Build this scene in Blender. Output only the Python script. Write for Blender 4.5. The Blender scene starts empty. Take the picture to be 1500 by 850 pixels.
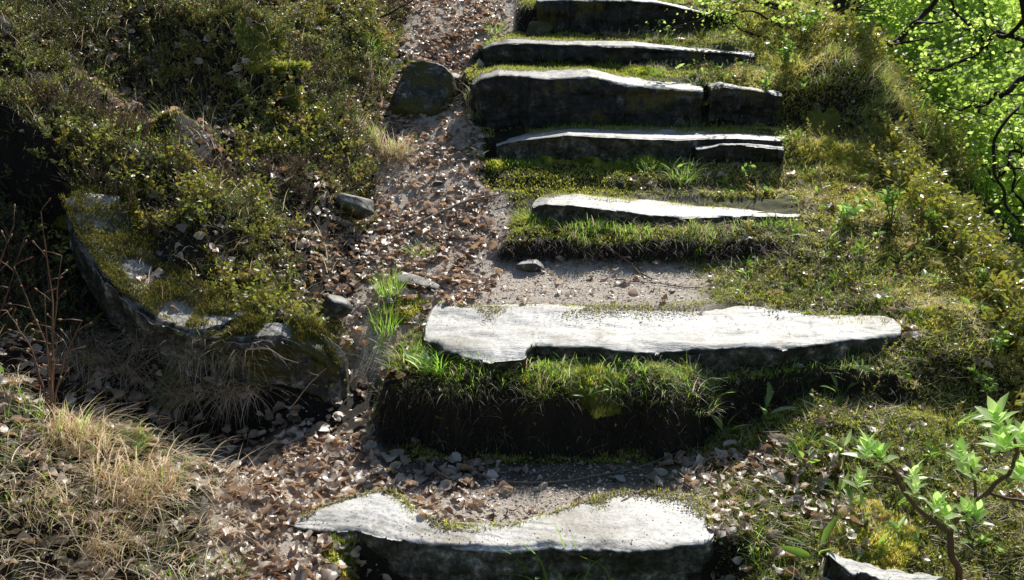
import bpy, math, random
import numpy as np
from mathutils import Vector

R = np.random.RandomState(7)
random.seed(7)
scene = bpy.context.scene
COL = scene.collection

# ------------------------------------------------------------------ camera
F = 1500.0
PITCH = math.radians(17.9)
CAMZ = 1.7
cp, sp = math.cos(PITCH), math.sin(PITCH)

def P(px, py, d):
    """world point seen at photo pixel (px,py) whose forward distance is d"""
    u = (px - 750) / F
    v = -(py - 425) / F
    dy = cp + v * sp
    dz = -sp + v * cp
    t = d / dy
    return np.array([u * t, d, CAMZ + dz * t])

def PZ(px, py, z):
    u = (px - 750) / F
    v = -(py - 425) / F
    dy = cp + v * sp
    dz = -sp + v * cp
    t = (z - CAMZ) / dz
    return np.array([u * t, dy * t, z])

cam_d = bpy.data.cameras.new('camera')
cam = bpy.data.objects.new('camera', cam_d)
COL.objects.link(cam)
cam_d.sensor_width = 36
cam_d.lens = 36
cam_d.clip_start = 0.05
cam_d.clip_end = 2000
cam.location = (0, 0, CAMZ)
cam.rotation_euler = (math.pi / 2 - PITCH, 0, 0)
scene.camera = cam
cam_d.dof.use_dof = True
cam_d.dof.focus_distance = 4.0
cam_d.dof.aperture_fstop = 22.0
scene.view_settings.view_transform = 'Standard'
scene.view_settings.look = 'None'
scene.view_settings.exposure = 0

# ------------------------------------------------------------------ numpy noise
PERM = np.random.RandomState(3).rand(1 << 16)

def _h(i, j, k):
    return PERM[(i * 73856093 ^ j * 19349663 ^ k * 83492791) & 0xFFFF]

def vnoise(x, y, z=0.0, seed=0):
    x = np.asarray(x, float) + seed * 17.31
    y = np.asarray(y, float) + seed * 9.77
    z = np.asarray(z, float) + np.zeros_like(x) + 0.37
    xi = np.floor(x).astype(np.int64); yi = np.floor(y).astype(np.int64); zi = np.floor(z).astype(np.int64)
    fx = x - xi; fy = y - yi; fz = z - zi
    fx = fx * fx * (3 - 2 * fx); fy = fy * fy * (3 - 2 * fy); fz = fz * fz * (3 - 2 * fz)
    def L(a, b, t): return a + (b - a) * t
    r = L(L(L(_h(xi, yi, zi), _h(xi + 1, yi, zi), fx), L(_h(xi, yi + 1, zi), _h(xi + 1, yi + 1, zi), fx), fy),
          L(L(_h(xi, yi, zi + 1), _h(xi + 1, yi, zi + 1), fx), L(_h(xi, yi + 1, zi + 1), _h(xi + 1, yi + 1, zi + 1), fx), fy), fz)
    return r * 2 - 1

def fbm(x, y, z=0.0, oct=4, seed=0, gain=0.5):
    a = 1.0; s = 0; n = 0; f = 1.0
    for o in range(oct):
        s = s + a * vnoise(np.asarray(x) * f, np.asarray(y) * f, np.asarray(z) * f, seed + o * 3)
        n += a; a *= gain; f *= 2.03
    return s / n

def sm(x, a, b):
    t = np.clip((x - a) / (b - a), 0, 1)
    return t * t * (3 - 2 * t)

# ------------------------------------------------------------------ terrain height
YT = np.arange(-2, 400, 0.005)

def table(pts, sig):
    ys, zs = zip(*pts)
    t = np.interp(YT, ys, zs)
    n = max(1, int(sig / 0.005))
    k = np.hanning(2 * n + 3); k /= k.sum()
    pad = len(k) // 2
    return np.convolve(np.pad(t, pad, mode='edge'), k, mode='valid')

FAR = [(10, 2.25), (14, 3.4), (20, 5.2), (30, 8.5), (60, 18), (120, 36), (400, 90)]
PATH = table([(-2, -.5), (0, -.3), (2, -.10), (2.6, -.03), (3.3, .02), (3.72, .06), (3.93, .21), (4.15, .31), (4.6, .40), (5.0, .52),
              (5.4, .66), (5.85, .80), (6.4, 1.02), (7.0, 1.26), (8, 1.55)] + FAR, .12)
STAIR = table([(-2, -.6), (0, -.3), (2.6, -.2), (2.745, -.17), (2.80, .004), (3.05, .0), (3.335, .0), (3.365, .19), (3.44, .25), (3.52, .268), (3.6, .27),
               (3.85, .28), (4.0, .30), (4.06, .325), (4.4, .345), (4.56, .365), (4.59, .45), (4.68, .485), (4.86, .50), (5.06, .53), (5.12, .555),
               (5.2, .565), (5.27, .61), (5.42, .65), (5.54, .655), (5.62, .74), (5.8, .768), (5.93, .78), (5.97, 1.0), (6.07, 1.03),
               (6.2, 1.055), (6.46, 1.075), (6.51, 1.16), (6.58, 1.185), (6.7, 1.205), (6.99, 1.24), (7.03, 1.38), (7.12, 1.41), (7.3, 1.43),
               (8, 1.55), (8.1, 1.7)] + FAR, .015)
RAMP = table([(-2, -.5), (0, -.3), (2, -.08), (2.6, .0), (3.2, .08), (3.56, .15), (3.66, .27), (4.2, .36), (4.7, .49), (5.2, .58), (5.42, .64),
              (5.5, .72), (5.92, .79), (6.0, .97), (6.15, 1.03), (6.5, 1.12), (7, 1.29), (8, 1.6)] + FAR, .05)
HILL = table([(-2, -.5), (0, -.3), (2, -.05), (2.6, .0), (3.3, .03), (4.15, .25), (5.0, .5), (5.85, .78), (6.4, .98), (7.0, 1.2), (8, 1.52)] + FAR, .3)

def tab(T, y):
    return T[np.clip(((np.asarray(y) + 2) / 0.005).astype(int), 0, len(T) - 1)]

XL = table([(-2, -.5), (3.3, -.5), (3.85, -.45), (4.1, -.3), (4.5, -.1), (4.65, -.03), (5.1, .02), (5.25, -.18), (5.6, -.14), (5.85, -.26), (6.3, -.3), (6.55, -.24), (7.0, .05), (8, .05), (400, .05)], .06)

BX = [-3.5, -2.3, -1.9, -1.77, -1.66, -1.54, -1.42, -1.29, -1.14, -1.0, -.89, -.81, -.66]
BY = [4.25, 4.3, 4.2, 4.03, 3.91, 3.77, 3.65, 3.58, 3.53, 3.55, 3.57, 3.59, 3.65]
HUMPS = [(-1.42, 5.75, .30, .16), (-1.0, 5.35, .22, .08), (-1.75, 4.5, .3, .10), (-1.2, 4.2, .2, .07), (-2.4, 5.2, .4, .12),
         (-.95, 4.75, .17, .09), (-2.2, 4.0, .22, .10), (-1.35, 2.75, .25, .07), (-1.0, 6.6, .25, .1), (-1.55, 5.0, .2, .07),
         (1.95, 6.2, .2, .07), (2.05, 6.9, .3, .14), (1.75, 5.55, .25, .03), (1.9, 4.6, .3, .05), (1.75, 3.9, .22, .06),
         (2.1, 6.0, .2, .12), (2.15, 6.5, .25, .12), (2.2, 5.72, .14, .10), (-.80, 3.72, .13, .16), (1.80, 5.86, .13, -.13), (1.85, 6.12, .16, .04), (-.28, 5.75, .1, .08), (-.1, 3.42, .1, .03), (.5, 3.42, .1, .03), (1.25, 2.95, .25, .05), (1.7, 2.75, .25, .06)]

def H(x, y):
    x = np.asarray(x, float); y = np.asarray(y, float)
    ny = .05 * vnoise(x * 2.2, y * .2, 1.0, 5) + .02 * vnoise(x * 9, y * 3, 2.0, 6)
    near = sm(y, 3.2, 3.4) * (1 - sm(y, 3.75, 3.9))
    win = sm(y, 3.05, 3.25) * (1 - sm(y, 3.5, 3.6)) + sm(y, 4.3, 4.45) * (1 - sm(y, 4.75, 4.85)) + sm(y, 5.0, 5.1) * (1 - sm(y, 5.35, 5.45))
    ys = y - ny * .6 - win * (.05 * vnoise(x * 3.1, y * .1, 5.0, 17) + .035 * vnoise(x * 8, y * 1.5, 5.0, 18) + .012 * vnoise(x * 22, y * 6, 5.0, 19)) - .16 * sm(x, .62, .8) * near - .1 * near * (1 - sm(x, -.42, -.2))
    st = tab(STAIR, ys)
    st = st + .14 * sm(x, .65, 1.15) * sm(y, 2.8, 3.4) * (1 - sm(ys, 3.34, 3.40)) + .16 * sm(x, .55, .8) * (1 - sm(ys, 2.74, 2.81)) + .14 * (1 - sm(x, -.80, -.64)) * (1 - sm(ys, 2.74, 2.81))
    pa = tab(PATH, y)
    xl = tab(XL, y) + .03 * vnoise(x * 5, y * 7, 3.0, 8)
    w = sm(x, xl - .05, xl + .05)
    z = pa + (st - pa) * w
    # right: turf ramp
    xr = 1.45 + .12 * vnoise(y * 2.5, x * .5, 0.0, 9) - .25 * sm(y, 4.2, 4.5) * (1 - sm(y, 5.0, 5.3))
    wr = sm(x, xr - .16, xr + .16)
    z = z + (tab(RAMP, y + ny * .8) - z) * wr
    # left hillside
    s = np.maximum(0, -.74 - x + .05 * vnoise(y * 3, x, 0.0, 10))
    bank_y = np.interp(x, BX, BY)
    up = sm(y, bank_y - .02, bank_y + .07)
    hl = tab(HILL, y) + .42 * np.minimum(s, 6) + .3 * np.maximum(s - 6, 0)
    hl = hl + up * (.11 * sm(s, -.05, .15) + .13 * sm(-x, 1.72, 2.05) * (1 - sm(y, 4.6, 5.4))) + (1 - up) * (-.09 - .13 * sm(y, 3.05, 3.35)) * sm(s, 0, .3) + .05 * sm(s, .0, .1) * sm(y, 5.3, 5.6)
    wl = sm(s, 0, .12)
    z = z + (hl - z) * wl
    z = z + sm(s, .1, .5) * (.10 * vnoise(x * 1.7, y * 1.7, 0, 11) * sm(y, 3.6, 4.4) + .10 * vnoise(x * 3.7, y * 3.7, 0, 12) + .045 * vnoise(x * 9, y * 9, 0, 14))
    # right drop to the valley
    xc = 2.10 + .15 * vnoise(y * 1.9, 0 * x, 0.0, 13) + .06 * vnoise(y * 5, 0 * x, 0.0, 23) + .1 * sm(y, 3, 7) - .2*(1-sm(y, 3.0, 4.0))
    t = x - xc
    drop = 1.15 * np.log1p(np.exp(np.clip(t * 7, -30, 30))) / 7
    drop = np.where(t * 7 > 29, 1.15 * t, drop)
    drop = 7.5 * (1 - np.exp(-drop / 7.5))
    z = z - drop
    for (hx, hy, hr, ha) in HUMPS:
        z = z + ha * np.exp(-((x - hx) ** 2 + (y - hy) ** 2) / (hr * hr))
    z = z + (1 - path_w(x, y)) * sm(x, -.6, -.2) * (y < 9) * (.014 * vnoise(x * 13, y * 13, 0, 15) + .008 * vnoise(x * 31, y * 31, 0, 16))
    z = z + sm(x, 1.5, 1.8) * (y < 9) * .05 * fbm(x * 6, y * 6, 0, 3, 27)
    nearf = np.exp(-np.maximum(0, y - 12) / 10)
    z = z + .012 * fbm(x * 7, y * 7, 0, 3, 20) + .004 * fbm(x * 40, y * 40, 0, 2, 21) * nearf
    z = z + (1 - nearf) * 1.2 * vnoise(x * .15, y * .15, 0, 22)
    return z

def Hn(x, y, e=.02):
    zx = (H(x + e, y) - H(x - e, y)) / (2 * e)
    zy = (H(x, y + e) - H(x, y - e)) / (2 * e)
    n = np.stack([-zx, -zy, np.ones_like(zx)], -1)
    return n / np.linalg.norm(n, axis=-1, keepdims=True)

def path_w(x, y):
    """1 on bare trodden soil, 0 under plants"""
    n = .10 * fbm(x * 5, y * 5, 0, 3, 30)
    xl = tab(XL, y)
    g = sm(x + n, -.74, -.62) * (1 - sm(x + n, xl - .04, xl + .03)) * sm(y, 3.7, 3.9)           # leaf gully
    a = (1 - sm(np.abs(x + .68 + .15*(y-3.1)) + n, .22, .36)) * (1 - sm(y, 3.3, 3.5)) * sm(y, 2.2, 2.5)          # path beside first step
    b = sm(x + n, -.6, -.5) * (1 - sm(x + n, .62, .75)) * sm(y, 2.75, 2.85) * (1 - sm(y, 3.24, 3.28))  # between 1 and 2
    c = sm(x, -.55, -.45) * (1 - sm(x + n * 1.5, .75, .95)) * sm(y, 3.95, 4.02) * (1 - sm(y + n*.3, 4.53, 4.57))
    e = sm(x, .2, .3) * (1 - sm(x + n, .9, 1.0)) * sm(y, 4.95, 5.0) * (1 - sm(y + n, 5.12, 5.18))
    return np.clip(np.maximum.reduce([g, a, b, c, e * .3]), 0, 1)

# ------------------------------------------------------------------ mesh helpers
def link(o, parent=None):
    COL.objects.link(o)
    if parent is not None:
        o.parent = parent
    return o

def mesh_np(name, verts, faces, mat=None, parent=None, attrs=None, smooth=False):
    """verts (N,3); faces: list of index arrays (M,k)"""
    me = bpy.data.meshes.new(name)
    verts = np.ascontiguousarray(verts, dtype=np.float32)
    me.vertices.add(len(verts))
    me.vertices.foreach_set('co', verts.ravel())
    if not isinstance(faces, (list, tuple)):
        faces = [faces]
    faces = [f for f in faces if len(f)]
    li = np.concatenate([f.ravel() for f in faces]).astype(np.int32)
    cnt = np.concatenate([np.full(len(f), f.shape[1], np.int32) for f in faces])
    st = np.concatenate([[0], np.cumsum(cnt)[:-1]]).astype(np.int32)
    me.loops.add(len(li)); me.loops.foreach_set('vertex_index', li)
    me.polygons.add(len(cnt)); me.polygons.foreach_set('loop_start', st)
    try:
        me.polygons.foreach_set('loop_total', cnt)
    except Exception:
        pass
    if smooth:
        me.polygons.foreach_set('use_smooth', np.ones(len(cnt), bool))
    if attrs:
        for k, a in attrs.items():
            at = me.attributes.new(k, 'FLOAT', 'POINT')
            at.data.foreach_set('value', np.ascontiguousarray(a, dtype=np.float32))
    me.update(calc_edges=True)
    if mat:
        me.materials.append(mat)
    return link(bpy.data.objects.new(name, me), parent)

def tag(o, label=None, cat=None, group=None, kind=None):
    if label: o['label'] = label
    if cat: o['category'] = cat
    if group: o['group'] = group
    if kind: o['kind'] = kind
    return o

def empty(name, loc, rz=0):
    o = bpy.data.objects.new(name, None)
    o.location = loc; o.rotation_euler = (0, 0, rz)
    o.empty_display_size = .05
    COL.objects.link(o)
    return o

class MB:
    def __init__(s):
        s.v = []; s.f = {}; s.n = 0; s.t = []
    def add(s, v, f, tint=None):
        v = np.asarray(v, float)
        if len(v) == 0: return
        fs = f if isinstance(f, (list, tuple)) else [f]
        for q in fs:
            q = np.asarray(q)
            s.f.setdefault(q.shape[1], []).append(q + s.n)
        s.v.append(v); s.n += len(v)
        s.t.append(np.full(len(v), .5) if tint is None else (np.zeros(len(v)) + tint))
    def build(s, name, mat, parent=None, smooth=True, origin=None):
        v = np.concatenate(s.v)
        if origin is not None: v = v - np.asarray(origin)
        fs = [np.concatenate(q) for q in s.f.values()]
        return mesh_np(name, v, fs, mat, parent, {'tint': np.concatenate(s.t)}, smooth)

def tube(pts, rad, n=7):
    pts = np.asarray(pts, float); m = len(pts)
    rad = np.interp(np.linspace(0, 1, m), np.linspace(0, 1, len(np.atleast_1d(rad))), np.atleast_1d(rad))
    tg = np.gradient(pts, axis=0); tg /= np.linalg.norm(tg, axis=1, keepdims=True) + 1e-9
    up = np.array([0.31, 0.2, .93])
    a = np.cross(tg, up); a /= np.linalg.norm(a, axis=1, keepdims=True) + 1e-9
    b = np.cross(tg, a)
    th = np.linspace(0, 2 * np.pi, n, endpoint=False)
    ring = (np.cos(th)[None, :, None] * a[:, None] + np.sin(th)[None, :, None] * b[:, None]) * rad[:, None, None] + pts[:, None]
    v = ring.reshape(-1, 3)
    i = np.arange(m - 1)[:, None] * n; j = np.arange(n)[None]
    q = np.stack([i + j, i + (j + 1) % n, i + n + (j + 1) % n, i + n + j], -1).reshape(-1, 4)
    v = np.vstack([v, pts[:1], pts[-1:]])
    j = np.arange(n)
    c0 = np.stack([np.full(n, m * n), (j + 1) % n, j], -1)
    c1 = np.stack([np.full(n, m * n + 1), (m - 1) * n + j, (m - 1) * n + (j + 1) % n], -1)
    return v, [q, np.vstack([c0, c1])]

def smooth_line(pts, n=24, wob=0.0, seed=0):
    pts = np.asarray(pts, float)
    t = np.linspace(0, 1, len(pts)); tt = np.linspace(0, 1, n)
    from_np = np.stack([np.interp(tt, t, pts[:, k]) for k in range(3)], -1)
    k = max(1, n // (2 * len(pts)))
    ker = np.hanning(2 * k + 3); ker /= ker.sum(); pad = len(ker) // 2
    # linear extrapolated padding keeps the ends in place
    o = []
    for c in range(3):
        a = from_np[:, c]
        l = 2 * a[0] - a[1:pad + 1][::-1]; r = 2 * a[-1] - a[-pad - 1:-1][::-1]
        o.append(np.convolve(np.concatenate([l, a, r]), ker, mode='valid'))
    o = np.stack(o, -1)
    if wob:
        rs = np.random.RandomState(seed)
        w = np.stack([vnoise(tt * 9 + seed, tt * 0 + c * 7.3, 0.0, seed % 50 + c) for c in range(3)], -1)
        o = o + w * wob * np.sin(np.pi * tt)[:, None] ** .5
    return o

# ---- vectorised blades: curved tapered strips
def blades(pos, yaw, length, width, lean, bend, tint, nseg=4, twist=None, up=None):
    pos = np.asarray(pos, float); N = len(pos)
    one = np.ones(N)
    yaw = yaw * one; length = length * one; width = width * one; lean = lean * one; bend = bend * one; tint = tint * one
    d = np.stack([np.cos(yaw), np.sin(yaw), 0 * yaw], -1)
    side = np.stack([-np.sin(yaw), np.cos(yaw), 0 * yaw], -1)
    if twist is not None:
        tw = twist * one
        side = side * np.cos(tw)[:, None] + d * np.sin(tw)[:, None]
    p = pos.copy(); V = []; ang = lean.copy()
    seg = length / nseg
    for k in range(nseg + 1):
        w = width * (1 - (k / nseg) ** 1.6) * .5
        if k == nseg:
            V.append(p[:, None])
        else:
            V.append(np.stack([p - side * w[:, None], p + side * w[:, None]], 1))
        dirv = d * np.sin(ang)[:, None] + np.array([0, 0, 1.])[None] * np.cos(ang)[:, None]
        p = p + dirv * seg[:, None]
        ang = ang + bend / nseg
    v = np.concatenate(V, 1); K = v.shape[1]
    base = (np.arange(N) * K)[:, None]
    q = []
    for k in range(nseg - 1):
        q.append(base + np.array([[2 * k, 2 * k + 1, 2 * k + 3, 2 * k + 2]]))
    q = np.concatenate(q) if q else np.zeros((0, 4), int)
    t = base + np.array([[2 * nseg - 2, 2 * nseg - 1, 2 * nseg]])
    return v.reshape(-1, 3), [q, t], np.repeat(tint, K)

# ---- vectorised leaves: folded lens shapes. axis dir & normal given
def frames(axis, nrm):
    axis = axis / (np.linalg.norm(axis, axis=1, keepdims=True) + 1e-9)
    s = np.cross(nrm, axis); s /= np.linalg.norm(s, axis=1, keepdims=True) + 1e-9
    n = np.cross(axis, s)
    return axis, s, n

def inst(tv, tf, pos, axis, nrm, scale, tint, wid=1.0):
    """instance template (x along axis, y side, z normal)"""
    a, s, n = frames(np.asarray(axis, float), np.asarray(nrm, float))
    N = len(pos); K = len(tv)
    scale = np.asarray(scale) * np.ones(N)
    wid = np.asarray(wid) * np.ones(N)
    v = (tv[None, :, 0, None] * a[:, None] + tv[None, :, 1, None] * s[:, None] * wid[:, None, None] + tv[None, :, 2, None] * n[:, None]) * scale[:, None, None] + np.asarray(pos)[:, None]
    base = (np.arange(N) * K)[:, None, None]
    fs = [(base + f[None]).reshape(-1, f.shape[1]) for f in tf]
    return v.reshape(-1, 3), fs, np.repeat(tint * np.ones(N), K)

# leaf template: length 1, width ~ .5 (5 stations)
def leaf_tmpl(w=.5, fold=.12, droop=.15):
    st = [0, .18, .42, .7, 1.0]; ww = [0.03, .62, 1.0, .72, 0]
    v = []
    for x, q in zip(st, ww):
        z = -droop * x * x
        if q == 0:
            v += [(x, 0, z)]
        else:
            v += [(x, -w * q / 2, z + fold * q * w), (x, 0, z), (x, w * q / 2, z + fold * q * w)]
    f = []
    for k in range(3):
        a = 3 * k
        f += [(a, a + 1, a + 4, a + 3), (a + 1, a + 2, a + 5, a + 4)]
    t = [(9, 10, 12), (10, 11, 12)]
    return np.array(v, float), [np.array(f), np.array(t)]
LEAF = leaf_tmpl()
LANCE = leaf_tmpl(.24, .2, .25)
SMALL_V = np.array([(0, 0, 0), (.45, -.27, .06), (1, 0, -.05), (.45, .27, .06)], float)
SMALL = (SMALL_V, [np.array([(0, 1, 2), (0, 2, 3)])])
ROUND = (np.array([(0, 0, 0), (.2, -.22, .07), (.5, -.24, .08), (1, 0, -.10), (.5, .24, .08), (.2, .22, .07)], float), [np.array([(0, 1, 2, 3), (0, 3, 4, 5)])])

def rand_unit(n, zmin=-1, zmax=1, rs=R):
    z = rs.uniform(zmin, zmax, n); a = rs.uniform(0, 2 * np.pi, n); r = np.sqrt(np.maximum(0, 1 - z * z))
    return np.stack([r * np.cos(a), r * np.sin(a), z], -1)

# ------------------------------------------------------------------ materials
def nodes(name):
    m = bpy.data.materials.new(name); m.use_nodes = True
    nt = m.node_tree; nt.nodes.clear()
    out = nt.nodes.new('ShaderNodeOutputMaterial')
    return m, nt, out

def N(nt, typ, **kw):
    n = nt.nodes.new(typ)
    for k, v in kw.items():
        if hasattr(n, k): setattr(n, k, v)
        else: n.inputs[k].default_value = v
    return n

def ramp(nt, fac, stops):
    r = nt.nodes.new('ShaderNodeValToRGB')
    e = r.color_ramp.elements
    while len(e) < len(stops): e.new(.5)
    for el, (p, c) in zip(e, stops):
        el.position = p; el.color = (*c, 1)
    nt.links.new(fac, r.inputs[0])
    return r.outputs[0]

def noise_tex(nt, scale, detail=4, rough=.6, vec=None, dist=0):
    n = nt.nodes.new('ShaderNodeTexNoise')
    n.inputs['Scale'].default_value = scale; n.inputs['Detail'].default_value = detail; n.inputs['Roughness'].default_value = rough
    n.inputs['Distortion'].default_value = dist
    if vec is None:
        g = nt.nodes.new('ShaderNodeNewGeometry'); vec = g.outputs['Position']
    nt.links.new(vec, n.inputs['Vector'])
    return n.outputs[0]

def leaf_mat(name, stops, transl=.4, rough=.45, spec=.5, tmul=(1.5, 1.6, .7)):
    m, nt, out = nodes(name)
    a = nt.nodes.new('ShaderNodeAttribute'); a.attribute_name = 'tint'
    col = ramp(nt, a.outputs['Fac'], stops)
    pr = N(nt, 'ShaderNodeBsdfPrincipled', Roughness=rough)
    pr.inputs['Specular IOR Level'].default_value = spec
    nt.links.new(col, pr.inputs['Base Color'])
    if transl > 0:
        tr = nt.nodes.new('ShaderNodeBsdfTranslucent')
        mx = nt.nodes.new('ShaderNodeMix'); mx.data_type = 'RGBA'; mx.blend_type = 'MULTIPLY'; mx.inputs[0].default_value = 1
        nt.links.new(col, mx.inputs[6]); mx.inputs[7].default_value = (*[t * 1.35 for t in tmul], 1)
        nt.links.new(mx.outputs[2], tr.inputs[0])
        ms = nt.nodes.new('ShaderNodeMixShader'); ms.inputs[0].default_value = transl
        nt.links.new(pr.outputs[0], ms.inputs[1]); nt.links.new(tr.outputs[0], ms.inputs[2])
        nt.links.new(ms.outputs[0], out.inputs[0])
    else:
        nt.links.new(pr.outputs[0], out.inputs[0])
    return m

M = {}
M['dry'] = leaf_mat('dry_grass', [(0, (.24, .17, .10)), (.4, (.56, .46, .32)), (.8, (.78, .69, .54)), (1, (.84, .79, .69))], .45, .5, .4, (1.1, 1.0, .85))
M['green'] = leaf_mat('green_grass', [(0, (.08, .12, .03)), (.5, (.22, .36, .07)), (1, (.46, .62, .16))], .5, .42, .4, (1.3, 1.5, .7))
M['moss'] = leaf_mat('moss_tips', [(0, (.12, .14, .035)), (.35, (.33, .36, .08)), (.65, (.58, .57, .17)), (.88, (.74, .66, .30)), (1, (.82, .72, .46))], .5, .6, .3, (1.2, 1.25, .6))
M['heath'] = leaf_mat('heath_leaves', [(0, (.045, .055, .035)), (.35, (.11, .145, .06)), (.62, (.22, .26, .09)), (.86, (.46, .46, .13)), (1, (.34, .19, .11))], .28, .38, .5, (1.5, 1.5, .6))
M['dead'] = leaf_mat('dead_leaves', [(0, (.10, .065, .042)), (.3, (.34, .26, .19)), (.65, (.60, .52, .42)), (1, (.84, .79, .70))], .25, .38, .6, (1.2, .85, .6))
M['heather'] = leaf_mat('heather_needles', [(0, (.035, .03, .024)), (.4, (.09, .08, .06)), (.7, (.17, .15, .10)), (1, (.20, .12, .08))], .2, .45, .4, (1.3, 1.1, .8))
M['broad'] = leaf_mat('broad_leaves', [(0, (.09, .15, .04)), (.5, (.20, .32, .08)), (1, (.44, .56, .20))], .45, .38, .5, (1.25, 1.4, .7))
M['pale'] = leaf_mat('pale_leaves', [(0, (.20, .32, .12)), (.5, (.38, .52, .22)), (1, (.66, .74, .48))], .5, .38, .5, (1.2, 1.35, .75))
M['moss_d'] = leaf_mat('dull_moss', [(0, (.05, .055, .02)), (.4, (.16, .16, .04)), (.7, (.32, .29, .08)), (1, (.50, .42, .18))], .35, .65, .2, (1.2, 1.15, .6))
M['tree'] = leaf_mat('tree_leaves', [(0, (.20, .28, .07)), (.5, (.46, .58, .17)), (1, (.72, .78, .38))], .62, .45, .4, (1.2, 1.3, .75))
M['slope'] = leaf_mat('slope_grass', [(0, (.05, .08, .02)), (.5, (.14, .24, .05)), (1, (.34, .46, .12))], .5, .65, .2, (1.3, 1.4, .7))
M['bark'] = leaf_mat('dark_bark', [(0, (.025, .02, .016)), (1, (.07, .055, .045))], 0, .75, .2)
M['twig'] = leaf_mat('twig_bark', [(0, (.10, .065, .045)), (1, (.38, .31, .25))], 0, .6, .3)
M['redstem'] = leaf_mat('brown_stem', [(0, (.10, .06, .045)), (1, (.26, .15, .09))], 0, .55, .3)
M['bud'] = leaf_mat('bud', [(0, (.30, .15, .07)), (1, (.55, .38, .25))], .2, .5, .4)
M['crumb'] = leaf_mat('soil_crumbs', [(0, (.06, .045, .03)), (.5, (.34, .27, .20)), (1, (.76, .69, .60))], 0, .7, .3)
M['root'] = leaf_mat('roots', [(0, (.05, .035, .022)), (1, (.25, .19, .13))], .1, .6, .3)

def ground_mat():
    m, nt, out = nodes('ground_soil')
    pr = N(nt, 'ShaderNodeBsdfPrincipled', Roughness=.8)
    pr.inputs['Specular IOR Level'].default_value = .25
    a = nt.nodes.new('ShaderNodeAttribute'); a.attribute_name = 'path'
    g = nt.nodes.new('ShaderNodeAttribute'); g.attribute_name = 'green'
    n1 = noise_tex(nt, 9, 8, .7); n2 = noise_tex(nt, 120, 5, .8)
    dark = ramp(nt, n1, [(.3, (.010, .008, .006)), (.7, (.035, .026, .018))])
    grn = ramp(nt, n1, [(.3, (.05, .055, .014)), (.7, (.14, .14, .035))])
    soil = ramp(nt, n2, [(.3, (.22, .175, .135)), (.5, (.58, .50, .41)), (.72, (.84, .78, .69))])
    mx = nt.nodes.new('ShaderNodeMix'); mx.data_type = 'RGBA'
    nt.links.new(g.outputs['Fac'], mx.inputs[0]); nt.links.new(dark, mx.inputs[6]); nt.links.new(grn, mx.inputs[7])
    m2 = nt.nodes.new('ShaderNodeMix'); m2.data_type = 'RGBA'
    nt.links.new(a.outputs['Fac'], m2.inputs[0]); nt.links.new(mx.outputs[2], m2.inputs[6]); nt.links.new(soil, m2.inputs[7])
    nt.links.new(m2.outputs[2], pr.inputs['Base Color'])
    b = nt.nodes.new('ShaderNodeBump'); b.inputs['Strength'].default_value = .6; b.inputs['Distance'].default_value = .010
    n3 = noise_tex(nt, 70, 6, .75)
    nt.links.new(n3, b.inputs['Height']); nt.links.new(b.outputs[0], pr.inputs['Normal'])
    nt.links.new(pr.outputs[0], out.inputs[0])
    return m
M['ground'] = ground_mat()

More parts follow.
